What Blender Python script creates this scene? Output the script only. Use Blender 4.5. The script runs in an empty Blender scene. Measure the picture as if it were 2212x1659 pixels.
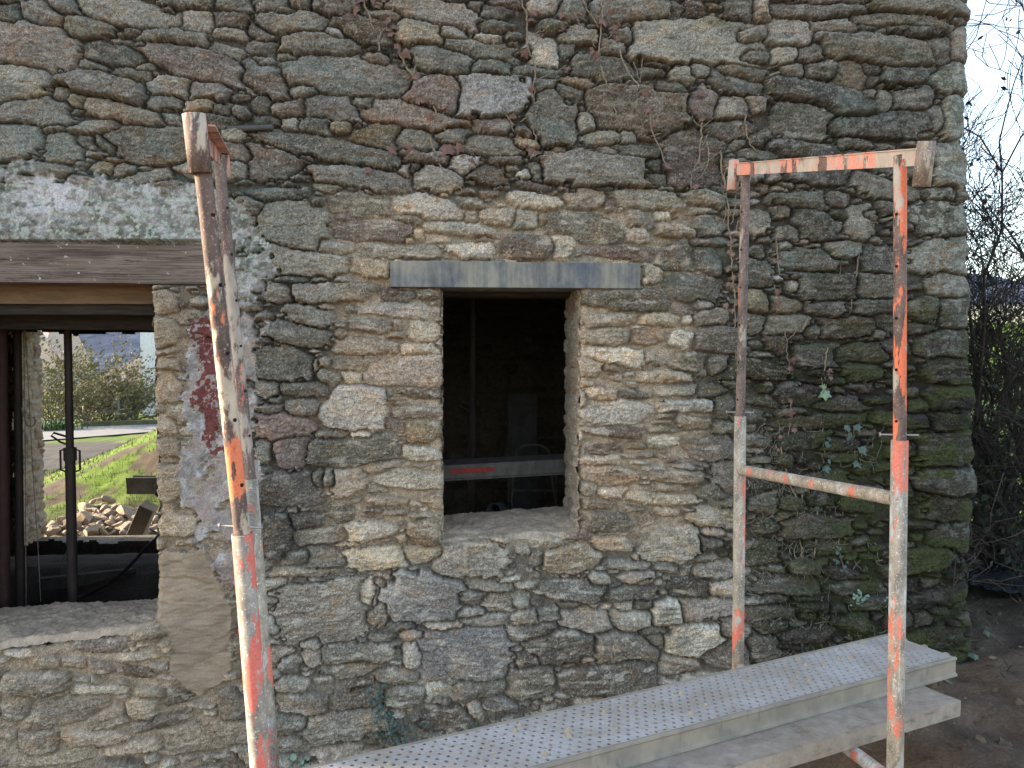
import bpy, math, random
import numpy as np
from mathutils import Vector, Matrix
R = math.radians
random.seed(7)
rng = np.random.default_rng(11)
sc = bpy.context.scene
col = sc.collection

# ---------------------------------------------------------------- camera
FPX = 1800.0; CX, CY = 1106.0, 829.5
YAW, PITCH = R(5.5), R(-2.3)
CAM = Vector((0, -3.9, 1.55))
camd = bpy.data.cameras.new('camera'); cam = bpy.data.objects.new('camera', camd); col.objects.link(cam)
camd.sensor_width = 36.0; camd.lens = FPX/2212*36.0
camd.clip_start = 0.05; camd.clip_end = 3000
cam.location = CAM; cam.rotation_euler = (R(90)+PITCH, 0, -YAW)
sc.camera = cam
# ---------------------------------------------------------------- light
SUN_AZ, SUN_EL = R(8), R(18)
S = Vector((-math.cos(SUN_AZ)*math.cos(SUN_EL), math.sin(SUN_AZ)*math.cos(SUN_EL), math.sin(SUN_EL)))
w = bpy.data.worlds.new("World"); sc.world = w; w.use_nodes = True
nt = w.node_tree; bg = nt.nodes['Background']
sky = nt.nodes.new('ShaderNodeTexSky'); sky.sky_type = 'NISHITA'; sky.sun_disc = False
sky.sun_elevation = SUN_EL; sky.sun_rotation = math.atan2(S.x, S.y)
sky.air_density = 1.0; sky.dust_density = 1.0; sky.ozone_density = 1.0
hs = nt.nodes.new('ShaderNodeHueSaturation'); hs.inputs['Saturation'].default_value = .74   # thin high cloud
nt.links.new(sky.outputs[0], hs.inputs['Color']); nt.links.new(hs.outputs[0], bg.inputs[0]); bg.inputs[1].default_value = 0.15
sd = bpy.data.lights.new('sun', 'SUN'); sd.energy = 5.0; sd.angle = R(0.5); sd.color = (1, .84, .62)
so = bpy.data.objects.new('sun', sd); col.objects.link(so)
so.rotation_euler = S.to_track_quat('Z', 'Y').to_euler()
sc.view_settings.view_transform = 'Standard'; sc.view_settings.look = 'None'
sc.view_settings.exposure = 1.85; sc.view_settings.gamma = 1
sc.render.engine = 'CYCLES'

# ---------------------------------------------------------------- pixel <-> world helpers (used to read positions off the survey)
FWD = Vector((math.sin(YAW), math.cos(YAW), 0)); RGT = Vector((math.cos(YAW), -math.sin(YAW), 0))
cp, sp = math.cos(PITCH), math.sin(PITCH)
FW3 = FWD*cp + Vector((0, 0, sp)); UP3 = Vector((0, 0, cp)) - FWD*sp
def ray(px, py): return FW3 + RGT*((px-CX)/FPX) + UP3*(-(py-CY)/FPX)
def P(px, py, H):                       # H = horizontal distance ahead of the camera
    d = ray(px, py); return CAM + d*(H/d.dot(FWD))
def PY(px, py, Y): d = ray(px, py); return CAM + d*((Y-CAM.y)/d.y)
def PZ(px, py, Z): d = ray(px, py); return CAM + d*((Z-CAM.z)/d.z)
def proj(x, y, z):                      # numpy world -> survey px
    dx, dy, dz = x-CAM.x, y-CAM.y, z-CAM.z
    f = dx*FW3.x+dy*FW3.y+dz*FW3.z; r = dx*RGT.x+dy*RGT.y; u = dx*UP3.x+dy*UP3.y+dz*UP3.z
    return CX+FPX*r/f, CY-FPX*u/f

# ---------------------------------------------------------------- object helpers
def tag(o, label=None, cat=None, group=None, kind=None):
    if label: o['label'] = label
    if cat: o['category'] = cat
    if group: o['group'] = group
    if kind: o['kind'] = kind
    return o
def empty(name, loc=(0, 0, 0), **k):
    o = bpy.data.objects.new(name, None); col.objects.link(o); o.location = loc; o.empty_display_size = .1
    return tag(o, **k)
bpy_update = lambda: bpy.context.view_layer.update()
def link(name, me, mat, parent=None):
    o = bpy.data.objects.new(name, me); col.objects.link(o)
    if mat is not None: me.materials.append(mat)
    if parent is not None:
        o.parent = parent
        pm = Matrix.Translation(parent.location) if parent.parent is None else Matrix.Translation(parent.location+parent.parent.location)
        if parent.type == 'MESH': pm = Matrix.Identity(4)
        o.matrix_parent_inverse = pm.inverted()
    return o
class MB:
    def __init__(s): s.v = []; s.f = []; s.sm = []
    def add(s, vs, fs, smooth=False):
        b = len(s.v); s.v += [tuple(v) for v in vs]; s.f += [tuple(b+i for i in f) for f in fs]; s.sm += [smooth]*len(fs); return s
    def box(s, c, hx, hy, hz, ax=None):
        ax = ax or (Vector((1, 0, 0)), Vector((0, 1, 0)), Vector((0, 0, 1))); c = Vector(c)
        vs = [c+ax[0]*(hx*a)+ax[1]*(hy*b)+ax[2]*(hz*d) for a in (-1, 1) for b in (-1, 1) for d in (-1, 1)]
        return s.add(vs, [(0, 1, 3, 2), (4, 6, 7, 5), (0, 4, 5, 1), (2, 3, 7, 6), (0, 2, 6, 4), (1, 5, 7, 3)])
    def tube(s, pts, rad, n=8, cap=True, smooth=True):
        pts = [Vector(p) for p in pts]; m = len(pts)
        if not hasattr(rad, '__len__'): rad = [rad]*m
        vs = []; prev = None
        for i, p in enumerate(pts):
            t = (pts[min(i+1, m-1)]-pts[max(i-1, 0)]).normalized()
            if prev is None:
                a = t.orthogonal().normalized()
            else:
                a = (prev-t*prev.dot(t)); a = a.normalized() if a.length > 1e-6 else t.orthogonal().normalized()
            prev = a; b = t.cross(a)
            for k in range(n):
                th = 2*math.pi*k/n; vs.append(p+(a*math.cos(th)+b*math.sin(th))*rad[i])
        fs = [(i*n+k, i*n+(k+1) % n, (i+1)*n+(k+1) % n, (i+1)*n+k) for i in range(m-1) for k in range(n)]
        s.add(vs, fs, smooth)
        if cap: s.add([vs[k] for k in range(n)], [tuple(range(n))[::-1]]); s.add(vs[-n:], [tuple(range(n))])
        return s
    def pipe(s, a, b, ro, ri, n=20):       # hollow tube with open ends
        a, b = Vector(a), Vector(b); t = (b-a).normalized(); x = t.orthogonal().normalized(); y = t.cross(x)
        vs = []
        for p, r in ((a, ro), (b, ro), (b, ri), (a, ri)):
            for k in range(n):
                th = 2*math.pi*k/n; vs.append(p+(x*math.cos(th)+y*math.sin(th))*r)
        fs = []
        for q in range(4):
            q2 = (q+1) % 4
            fs += [(q*n+k, q*n+(k+1) % n, q2*n+(k+1) % n, q2*n+k) for k in range(n)]
        b0 = len(s.v); s.add(vs, fs, True)
        for i in list(range(n, 2*n))+list(range(3*n, 4*n)): s.sm[len(s.f)-4*n+i] = False
        return s
    def extr(s, prof, a, b, U, V, closed=True):   # profile (u,v) swept from a to b
        a, b = Vector(a), Vector(b); n = len(prof)
        vs = [a+U*p[0]+V*p[1] for p in prof]+[b+U*p[0]+V*p[1] for p in prof]
        fs = [(i, (i+1) % n, n+(i+1) % n, n+i) for i in range(n if closed else n-1)]
        s.add(vs, fs)
        if closed: s.add(vs[:n], [tuple(range(n))[::-1]]); s.add(vs[n:], [tuple(range(n))])
        return s
    def build(s, name, mat, parent=None, bevel=0, seg=2):
        me = bpy.data.meshes.new(name); me.from_pydata(s.v, [], s.f)
        me.polygons.foreach_set('use_smooth', s.sm); me.update()
        o = link(name, me, mat, parent)
        if bevel:
            md = o.modifiers.new('bevel', 'BEVEL'); md.width = bevel; md.segments = seg; md.limit_method = 'ANGLE'
        return o

# ---------------------------------------------------------------- materials
class NG:
    def __init__(s, name):
        s.m = bpy.data.materials.new(name); s.m.use_nodes = True; s.t = s.m.node_tree
        s.b = s.t.nodes['Principled BSDF']; s.tc = s.t.nodes.new('ShaderNodeTexCoord')
    def n(s, k, **kw):
        x = s.t.nodes.new('ShaderNode'+k)
        for a, b in kw.items(): setattr(x, a, b)
        return x
    def l(s, a, b): s.t.links.new(a, b)
    def mapped(s, scale=(1, 1, 1)):
        m = s.n('Mapping'); s.l(s.tc.outputs['Object'], m.inputs[0]); m.inputs['Scale'].default_value = scale; return m.outputs[0]
    def noise(s, scale, detail=5, rough=.6, stretch=(1, 1, 1), dist=0.):
        x = s.n('TexNoise'); x.inputs['Scale'].default_value = scale; x.inputs['Detail'].default_value = detail
        x.inputs['Roughness'].default_value = rough; x.inputs['Distortion'].default_value = dist
        s.l(s.mapped(stretch), x.inputs['Vector']); return x.outputs['Fac']
    def ramp(s, fac, stops):
        r = s.n('ValToRGB'); e = r.color_ramp.elements
        while len(e) > len(stops): e.remove(e[-1])
        while len(e) < len(stops): e.new(.5)
        for q, (p, c) in zip(e, stops):
            q.position = p; q.color = (c if hasattr(c, '__len__') else (c, c, c))+((1,) if (not hasattr(c, '__len__')) or len(c) == 3 else ()) if hasattr(c, '__len__') else (c, c, c, 1)
        s.l(fac, r.inputs[0]); return r.outputs[0]
    def mix(s, fac, a, b, mode='MIX'):
        x = s.n('Mix', data_type='RGBA', blend_type=mode)
        for sock, v in ((x.inputs[0], fac), (x.inputs[6], a), (x.inputs[7], b)):
            if isinstance(v, (int, float)): sock.default_value = v
            elif isinstance(v, tuple): sock.default_value = v+(1,) if len(v) == 3 else v
            else: s.l(v, sock)
        return x.outputs[2]
    def bump(s, h, strength=.3, dist=.002):
        x = s.n('Bump'); x.inputs['Strength'].default_value = strength; x.inputs['Distance'].default_value = dist
        s.l(h, x.inputs['Height']); s.l(x.outputs[0], s.b.inputs['Normal'])
    def out(s, c, rough=.9, metal=0.):
        if isinstance(c, tuple): s.b.inputs['Base Color'].default_value = c+(1,)
        else: s.l(c, s.b.inputs['Base Color'])
        if isinstance(rough, (int, float)): s.b.inputs['Roughness'].default_value = rough
        else: s.l(rough, s.b.inputs['Roughness'])
        s.b.inputs['Metallic'].default_value = metal; s.b.inputs['Specular IOR Level'].default_value = .3
        return s.m
def simple(name, c, c2=None, rough=.9, scale=20, stretch=(1, 1, 1), bump=.3, bd=.002):
    g = NG(name); c2 = c2 or tuple(x*.6 for x in c)
    f = g.noise(scale, 6, .65, stretch); f2 = g.noise(scale*6, 3, .6, stretch)
    c_ = g.mix(g.ramp(f, [(.35, 0.), (.65, 1.)]), c2, c)
    c_ = g.mix(.5, c_, g.ramp(f2, [(.3, .55), (.7, 1.)]), 'MULTIPLY')
    if bump: g.bump(f2, bump, bd)
    return g.out(c_, rough)
def vcol(name, rough=.92, bump=.5, bs=260, bd=.0015, spec=.25, spk=.35):
    g = NG(name); a = g.n('Attribute', attribute_name='Col')
    f = g.noise(bs, 3, .6); c = g.mix(a.outputs['Alpha'], a.outputs['Color'], g.ramp(f, [(.34, 1-.62*spk), (.5, 1-.08*spk), (.66, 1+.75*spk)]), 'MULTIPLY')
    if bump: g.bump(f, bump, bd)
    m = g.out(c, rough); g.b.inputs['Specular IOR Level'].default_value = spec
    return m
def paint(name, base, red, cream, r_lo, c_lo, seed=0., zb=None):
    g = NG(name)
    def nz(sc_, st, off, d=5, r=.65):
        x = g.n('TexNoise'); x.inputs['Scale'].default_value = sc_; x.inputs['Detail'].default_value = d; x.inputs['Roughness'].default_value = r
        m = g.n('Mapping'); g.l(g.tc.outputs['Object'], m.inputs[0]); m.inputs['Scale'].default_value = st
        m.inputs['Location'].default_value = (off, off*1.3, off*.7); g.l(m.outputs[0], x.inputs['Vector']); return x.outputs['Fac']
    fb = nz(30, (1, 1, .5), seed); c = g.mix(g.ramp(fb, [(.35, 0.), (.65, 1.)]), tuple(x*.45 for x in base), base)
    fine = nz(160, (1, 1, 1), seed+3)
    c = g.mix(g.ramp(fine, [(.58, 0.), (.66, .7)]), c, tuple(min(1, x*2.4+.08) for x in base))
    fr = nz(17, (1, 1, .28), seed+7, 7, .62)
    if zb:
        sx = g.n('SeparateXYZ'); g.l(g.tc.outputs['Object'], sx.inputs[0]); k1 = g.n('MapRange'); k2 = g.n('MapRange')
        for kk, (p0, p1) in ((k1, (zb[0]-.03, zb[0]+.03)), (k2, (zb[1]+.03, zb[1]-.03))):
            g.l(sx.outputs[2], kk.inputs[0]); kk.inputs[1].default_value = p0; kk.inputs[2].default_value = p1
        mu = g.n('Math', operation='MULTIPLY'); g.l(k1.outputs[0], mu.inputs[0]); g.l(k2.outputs[0], mu.inputs[1])
        ma = g.n('Math', operation='MULTIPLY_ADD'); g.l(mu.outputs[0], ma.inputs[0]); ma.inputs[1].default_value = zb[2]; g.l(fr, ma.inputs[2]); fr = ma.outputs[0]
    mr = g.ramp(fr, [(r_lo, 0.), (r_lo+.025, 1.)])
    c = g.mix(mr, c, g.mix(g.ramp(fine, [(.3, 0.), (.7, 1.)]), red, tuple(min(1, x*1.25+.05) for x in red)))
    fc = nz(13, (1, 1, .4), seed+13, 8, .68); mc = g.ramp(fc, [(c_lo, 0.), (c_lo+.05, 1.)])
    c = g.mix(mc, c, g.mix(g.ramp(fb, [(.35, 0.), (.65, 1.)]), tuple(x*.75 for x in cream), cream))
    g.bump(fine, .35, .0012)
    return g.out(c, .75)
# ================================================================ the stone wall
COLS = dict(g=(.225, .205, .175), d=(.120, .114, .100), G=(.190, .178, .148), b=(.200, .155, .115), o=(.27, .215, .145),
            r=(.170, .132, .114), w=(.44, .415, .36), t=(.33, .285, .225), p=(.28, .24, .205), u=(.29, .285, .275),
            L=(.20, .195, .165), M=(.085, .088, .055), q=(.16, .15, .13))
T = {}
T[(0, 0, .25)] = """28 42 82 34 8 p|109 12 76 20 10 g|60 8 26 16 5 g|40 15 35 18 10 g|10 15 20 14 0 q|79 26 40 14 8 g|165 5 46 10 5 G|205 6 34 15 0 g
174 20 25 18 5 g|203 20 36 14 10 g|152 34 55 14 8 G|117 29 15 7 5 g|98 50 46 19 12 G|175 58 105 24 16 r|196 46 30 10 20 g|15 72 50 28 5 g|88 76 66 20 12 g
83 59 28 8 5 g|115 65 34 10 15 g|148 76 38 17 5 g|183 81 36 16 0 g|146 90 26 12 0 G|68 88 15 13 10 o|56 82 15 16 20 g|110 99 70 16 15 b|30 98 62 20 0 q|175 92 24 12 0 o
193 97 16 9 5 G|12 122 44 28 0 q|130 126 62 32 5 b|57 130 30 26 10 G|80 112 44 11 -8 G|76 124 24 10 15 G|94 127 22 10 30 G|150 105 18 12 10 G|90 145 18 8 0 o"""
T[(553, 0, .25)] = """13 5 32 14 0 g|40 5 18 12 0 g|66 8 38 16 15 r|26 12 17 8 -5 g|30 23 58 17 -5 g|5 31 30 12 35 g|8 43 26 12 10 G|53 41 68 17 3 g|70 31 18 9 20 u|93 28 50 22 15 b
141 31 38 20 8 o|156 14 72 20 14 g|188 8 14 10 10 g|205 13 26 12 5 r|170 30 23 13 8 g|199 35 22 9 3 w|205 26 30 10 -5 b|73 67 116 32 6 g|10 55 20 8 5 g|28 51 17 8 5 g|6 70 50 26 20 r
104 53 24 10 15 G|160 54 50 20 10 d|193 45 58 14 8 G|203 60 34 13 0 G|202 84 60 32 0 u|154 83 40 30 15 r|42 80 26 11 0 g|68 95 42 22 10 g|28 96 30 14 -5 b|7 94 14 20 0 G|90 90 26 10 8 G
130 100 95 22 8 b|13 106 22 10 0 G|32 110 13 12 0 g|51 111 24 14 0 G|72 112 17 8 0 o|105 120 40 20 0 o|70 130 130 18 10 G|135 122 34 18 10 G|168 118 28 12 5 G|205 127 50 15 0 G|145 138 44 12 8 r
20 143 44 22 3 r|90 155 84 16 8 G|180 144 24 16 5 w|155 155 38 20 5 w|200 152 30 14 5 b|128 148 12 14 0 g"""
T[(1106, 0, .25)] = """27 6 28 15 0 p|54 10 27 20 -10 b|100 11 80 18 3 g|141 10 12 14 0 g|157 11 18 13 10 r|195 8 26 20 0 d|212 12 15 20 0 b|150 38 102 36 3 g|205 32 28 14 0 g|207 50 24 10 0 G
30 48 24 26 -10 w|46 45 12 12 0 g|20 63 42 9 5 g|80 60 46 20 5 d|88 43 22 12 5 g|95 32 20 16 0 g|55 72 26 8 8 b|28 75 17 10 0 g|50 81 24 13 10 g|37 104 38 46 25 G|105 96 86 34 8 b|137 78 28 10 5 b
163 90 26 26 10 r|189 95 26 20 10 g|62 105 18 18 30 g|48 90 12 9 0 g|60 94 11 8 0 g|77 120 32 12 -5 G|100 119 12 12 0 g|186 113 48 16 3 G|154 138 46 48 0 r|84 131 20 7 5 g|110 132 34 12 5 G
70 147 88 27 5 g|12 152 14 10 0 w|20 150 12 16 0 G|195 125 14 9 0 G|200 65 40 12 10 G|195 76 44 16 10 d|160 62 18 12 0 G|145 67 18 14 0 G|208 91 14 14 0 g|210 122 20 14 5 d|10 125 24 10 5 o|40 130 14 8 0 o"""
T[(1659, 0, .25)] = """60 4 70 8 0 r|118 8 110 16 5 g|35 12 72 16 5 g|15 30 36 22 5 g|52 25 36 14 0 g|110 20 86 12 3 g|160 20 14 8 0 g|125 30 46 9 5 d|91 46 92 24 5 G|146 44 20 24 -10 g|165 40 20 30 0 p
33 50 24 17 -10 g|12 51 20 14 0 g|70 66 25 24 25 o|88 62 18 10 20 q|42 62 26 16 5 d|20 64 20 12 0 g|115 67 50 16 0 q|157 69 40 24 0 L|45 85 90 22 12 d|83 84 14 10 0 g|97 90 18 16 0 G|122 88 32 18 0 d
163 102 32 38 0 L|145 105 16 22 0 L|25 105 46 28 5 q|95 110 86 20 -5 d|28 129 66 14 8 d|75 127 30 8 0 d|160 142 40 40 0 L|45 152 50 16 0 d"""
T[(553, 414.75, .25)] = """20 3 50 10 0 d|36 30 52 40 0 G|90 12 58 20 5 G|54 10 16 10 0 d|75 21 12 8 0 d|102 34 66 22 5 r|147 14 60 20 8 w|131 24 23 9 8 g|185 10 24 10 5 g|186 21 12 11 0 G|208 22 32 16 5 G
176 32 66 12 4 w|157 41 24 8 5 t|196 41 16 6 0 b|184 51 40 15 3 w|125 51 70 14 3 G|140 37 10 11 0 t|132 42 8 7 0 o|70 49 34 12 10 g|48 61 64 22 8 G|97 67 34 18 5 o|57 76 15 6 0 G|32 76 24 6 0 G|75 75 14 8 0 w
68 87 72 16 -3 G|121 89 33 13 3 r|149 89 20 10 0 b|20 88 22 14 0 t|60 100 14 7 0 t|124 103 70 13 2 w|82 101 12 8 0 g|48 107 40 15 8 G|99 116 40 11 3 r|122 115 8 10 0 r|146 121 28 18 0 t|38 123 52 18 8 G
73 122 10 10 0 b|121 124 15 7 0 b|97 133 52 17 3 t|142 136 37 11 0 w|98 143 11 3 0 w|25 148 46 26 3 G|52 150 5 17 0 G|60 147 10 9 0 t|81 149 31 11 0 t|127 154 66 26 -3 p|83 160 18 12 0 w|62 161 18 12 30 G|10 108 16 8 0 g"""
T[(1106, 414.75, .25)] = """22 10 46 13 3 w|62 9 32 18 -5 b|82 12 9 12 0 r|117 8 66 18 5 G|12 24 24 16 5 G|25 24 9 11 0 b|63 31 66 26 8 g|105 23 16 15 0 g|108 38 20 15 3 p|129 22 14 11 0 w|12 49 44 22 3 r|44 48 19 22 0 t
92 53 62 12 4 r|139 56 32 24 -5 G|168 60 24 20 10 G|140 34 34 12 8 G|121 72 18 18 0 p|155 83 46 22 10 G|162 17 26 8 0 G|170 30 24 18 10 G|162 6 34 14 0 G|95 94 76 19 2 G|83 111 46 12 -2 t|126 111 36 13 3 t
80 125 42 16 0 t|115 125 30 15 0 b|109 117 20 4 0 w|144 127 18 16 15 w|88 142 54 15 5 w|118 143 8 10 0 r|150 148 34 18 15 G|84 151 22 6 0 b|66 151 24 16 0 t|88 159 13 7 0 r|130 159 50 12 0 t|170 108 24 18 0 G
150 111 9 9 0 w|165 99 16 10 0 w|180 127 40 20 5 G|175 148 22 16 0 G|207 95 18 20 0 o|206 114 20 16 0 G|208 72 26 24 0 d|207 28 20 20 0 G|206 53 16 10 0 d"""
T[(1659, 414.75, .25)] = """25 8 45 12 3 d|57 8 20 12 0 g|8 17 12 12 0 b|38 28 30 26 0 d|75 28 22 27 0 G|59 29 9 12 0 g|15 37 20 12 0 g|58 20 16 10 0 d|100 15 14 12 0 d|85 20 14 8 0 g|150 25 56 26 0 L|150 56 56 28 0 L|65 51 32 13 -3 g
30 60 50 18 5 d|92 58 30 22 5 d|45 82 50 22 5 d|90 82 32 18 5 G|20 82 12 12 0 g|15 98 22 13 0 b|90 99 36 12 0 d|47 102 28 12 5 d|157 81 42 22 0 L|160 105 40 26 0 L|130 102 30 18 0 M|12 115 36 18 5 G
68 117 44 16 -3 b|35 121 14 10 0 g|22 125 18 7 0 d|5 131 18 14 0 b|40 143 34 20 8 d|155 132 48 22 0 L|157 156 46 24 0 M|75 140 40 16 0 M|80 155 30 16 0 M"""
T[(553, 829.5, .25)] = """10 5 18 14 0 G|45 5 36 12 3 G|12 22 22 9 0 G|42 20 25 13 -5 G|25 36 46 20 3 r|86 21 52 38 5 u|66 43 32 8 0 G|91 42 18 8 -3 w|8 60 10 24 0 G|33 58 26 26 5 r|85 58 76 26 -3 G|116 8 7 9 0 d|142 8 36 9 3 b
122 17 20 5 -8 b|137 24 48 13 -2 p|120 36 18 11 10 r|146 41 33 20 0 o|142 51 14 3 0 b|144 60 34 14 2 w|137 69 26 6 0 t|110 70 36 10 -10 g|133 82 58 18 3 w|80 83 30 22 -10 t|64 80 12 16 0 G|55 81 10 14 0 G
28 90 54 26 5 q|105 90 20 7 0 t|113 100 38 9 3 b|153 100 20 14 0 b|100 108 16 6 0 r|121 110 22 6 0 t|146 113 30 6 0 t|73 111 24 20 0 G|45 117 26 14 0 q|145 127 30 20 0 b|100 126 44 16 -8 w|55 131 48 14 -8 G
20 130 26 34 0 d|62 149 30 14 5 G|105 150 50 18 -5 t|145 146 34 14 -5 t|187 150 52 30 0 g|38 162 58 8 0 t|80 137 20 5 0 t"""
T[(1106, 829.5, .25)] = """75 9 30 12 3 t|106 9 30 6 2 d|140 5 36 9 -2 w|172 5 24 10 0 G|90 24 62 21 0 u|147 19 46 11 0 u|86 41 56 10 3 r|130 33 20 5 0 t|155 33 28 12 0 G|130 39 28 6 0 t|80 57 32 10 -2 r|107 53 18 7 0 o
110 62 32 6 -3 r|130 49 28 12 -5 w|168 54 46 20 3 G|75 66 34 9 0 t|108 68 18 4 0 w|85 79 50 18 2 b|124 73 22 6 0 u|148 72 18 7 0 u|140 80 40 14 -3 t|85 94 30 10 -5 t|66 90 18 14 10 t|135 88 30 8 0 b
125 98 60 12 3 t|75 105 34 9 3 o|85 119 36 17 0 G|117 116 17 12 -15 b|133 110 20 8 0 t|172 115 40 17 0 t|137 138 52 28 0 g|87 138 38 14 0 t|50 150 44 22 0 o|30 136 28 12 0 w|21 150 12 14 0 g|100 155 34 8 0 G
185 78 26 24 0 G|182 20 16 18 0 G|190 37 30 11 0 G|170 92 24 12 0 g|170 135 20 14 0 g|172 128 18 10 0 t|165 150 30 8 0 g"""
T[(1659, 829.5, .25)] = """30 10 45 16 3 d|60 17 44 13 0 d|40 33 66 13 -5 M|60 52 30 14 0 d|30 46 40 16 0 M|155 10 46 20 0 M|157 33 44 16 0 M|150 56 50 30 0 M|60 62 30 10 0 d|150 82 50 24 0 L|155 108 46 20 0 M|160 132 40 26 0 L"""
T[(553, 1244.25, .4358)] = """34 17 46 28 -8 g|83 11 34 23 5 u|55 8 8 12 0 t|60 19 10 9 0 t|107 10 14 7 -3 G|120 14 18 10 0 t|107 17 14 6 0 G|116 21 26 7 -5 G|103 39 44 27 3 u|93 24 20 5 0 t|78 29 12 6 0 t|78 39 9 13 0 w
52 38 35 10 -5 G|47 45 28 8 -8 G|70 49 22 7 -2 g|17 43 10 8 0 g|28 40 9 9 0 g|27 33 10 5 0 w|90 56 14 8 -8 w|111 55 24 8 0 g|50 60 30 8 -8 G|25 63 25 9 0 G|45 72 42 14 -8 g|96 70 26 12 0 q|18 72 16 10 0 G
18 82 16 8 0 G|108 65 8 10 0 w|120 62 18 6 0 G|45 86 28 8 0 t|72 59 20 9 0 g"""
T[(1106, 1244.25, .4358)] = """28 6 28 10 3 q|58 8 26 7 -3 G|4 12 10 8 0 G|12 12 7 5 0 g|18 18 13 8 -3 G|4 20 18 8 -5 G|9 27 22 8 -5 G|28 14 10 5 0 G|37 22 25 12 2 g|57 22 18 10 0 w|77 18 14 12 0 w|97 15 26 10 -3 g|56 15 8 5 0 w|64 14 9 5 0 g
25 34 33 15 -5 G|55 35 30 15 5 G|72 27 18 5 0 g|88 30 26 14 -10 w|108 38 24 12 0 G|82 43 16 9 0 g|10 52 22 14 -10 G|45 50 42 16 -5 G|88 5 18 10 0 d|104 6 14 8 0 g|70 31 10 8 0 g|8 41 10 7 0 G|122 35 16 14 0 G"""
T[(0, 1244.25, .4358)] = """50 34 25 8 -3 g|10 38 14 4 0 w|23 43 14 7 0 t|38 43 12 6 0 t|50 45 14 7 0 t|69 39 22 5 -8 w|68 47 18 6 3 b|18 53 32 12 0 G|50 56 30 5 0 w|75 57 14 6 0 t|8 66 14 12 0 g|32 67 42 13 -12 g|70 65 16 12 5 t
54 70 20 10 -20 t|5 78 10 7 0 t|80 72 30 7 -12 G|20 82 20 12 -5 t|48 80 36 8 0 t|67 84 28 7 -5 t|103 79 46 14 -8 t|25 90 40 7 -8 t|110 90 20 6 0 g|115 65 14 18 0 G|76 89 8 6 0 w"""
T[(0, 0, 1)] = "36.5 72.1 5.5 6.2 0 o|37 79 5.8 2.6 0 t|36.5 84.3 5.5 6.2 0 o|36 92.2 4.8 4 0 t|36.5 96.5 5.4 3.6 0 o|36.5 104 7 8 0 t|38.5 113 9 5 0 t|35.5 65 5.5 5 0 t"
STN = []   # cx cy hw hh ang colour
for (ox, oy, s_), txt in T.items():
    for it in txt.replace('\n', '|').split('|'):
        a = it.split()
        x, y, w_, h_, an = map(float, a[:5])
        STN.append([ox+x*10*s_, oy+y*10*s_, w_*5*s_, h_*5*s_, R(an), a[5], 0])
# ---- numpy noise
TAB = rng.random(65536).astype(np.float32)
def vnoise(x, y, seed=0):
    xi = np.floor(x).astype(np.int64); yi = np.floor(y).astype(np.int64)
    fx = (x-xi).astype(np.float32); fy = (y-yi).astype(np.float32); fx = fx*fx*(3-2*fx); fy = fy*fy*(3-2*fy)
    def h(a, b): return TAB[(a*73856093 ^ b*19349663 ^ (seed*83492791+97)) & 65535]
    return (h(xi, yi)*(1-fx)+h(xi+1, yi)*fx)*(1-fy)+(h(xi, yi+1)*(1-fx)+h(xi+1, yi+1)*fx)*fy
def fbm(x, y, o=4, seed=0, r=.5):
    s = 0; a = 1; t = 0
    for i in range(o):
        s = s+a*vnoise(x*(1.97**i)+i*17.3, y*(1.97**i)+i*9.1, seed+i); t += a; a *= r
    return s/t
def ss(a, b, x): t = np.clip((x-a)/(b-a), 0, 1); return t*t*(3-2*t)
def inpoly(x, y, poly):
    c = np.zeros(x.shape, bool); n = len(poly)
    for i in range(n):
        (x0, y0), (x1, y1) = poly[i], poly[(i+1) % n]
        if y0 == y1: continue
        c ^= ((y0 > y) != (y1 > y)) & (x < (x1-x0)*(y-y0)/(y1-y0)+x0)
    return c
# ---- filler stones between the surveyed ones
X0, X1, Y0, Y1, Q = -420, 2420, -300, 2000, 3
gw, gh = (X1-X0)//Q, (Y1-Y0)//Q
occ = np.zeros((gh, gw), bool)
gxx, gyy = np.meshgrid(X0+np.arange(gw)*Q, Y0+np.arange(gh)*Q)
def stamp(s, grow=1.0, test=False):
    cx, cy, hw, hh, an = s[:5]; e = max(hw, hh)*grow+3
    i0, i1 = int((cx-e-X0)/Q), int((cx+e-X0)/Q)+1; j0, j1 = int((cy-e-Y0)/Q), int((cy+e-Y0)/Q)+1
    i0, j0 = max(i0, 0), max(j0, 0); i1, j1 = min(i1, gw), min(j1, gh)
    if i1 <= i0 or j1 <= j0: return 1.
    dx = gxx[j0:j1, i0:i1]-cx; dy = gyy[j0:j1, i0:i1]-cy; c, s_ = math.cos(an), math.sin(an)
    m = (np.abs((dx*c+dy*s_)/hw)**3+np.abs((-dx*s_+dy*c)/hh)**3) < grow**3
    if test: return occ[j0:j1, i0:i1][m].mean() if m.any() else 1.
    occ[j0:j1, i0:i1] |= m; return 0
for s_ in STN: stamp(s_, 1.0)
def zone_color(x, y):
    r = random.random()
    if x > 1620 and y > 620: return random.choice('MdMMdLG') if y > 800 else random.choice('ddGgM')
    if x > 1960: return random.choice('LLdg')
    if 600 < x < 1500 and 420 < y < 1180: return random.choice('tttwGbgrpt')
    if y < 420: return random.choice('gggGGdbqr')
    if x < 600: return random.choice('ttgtGw') if y > 1150 else random.choice('GGgq')
    return random.choice('gGGwtgq')
random.seed(5)
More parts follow.
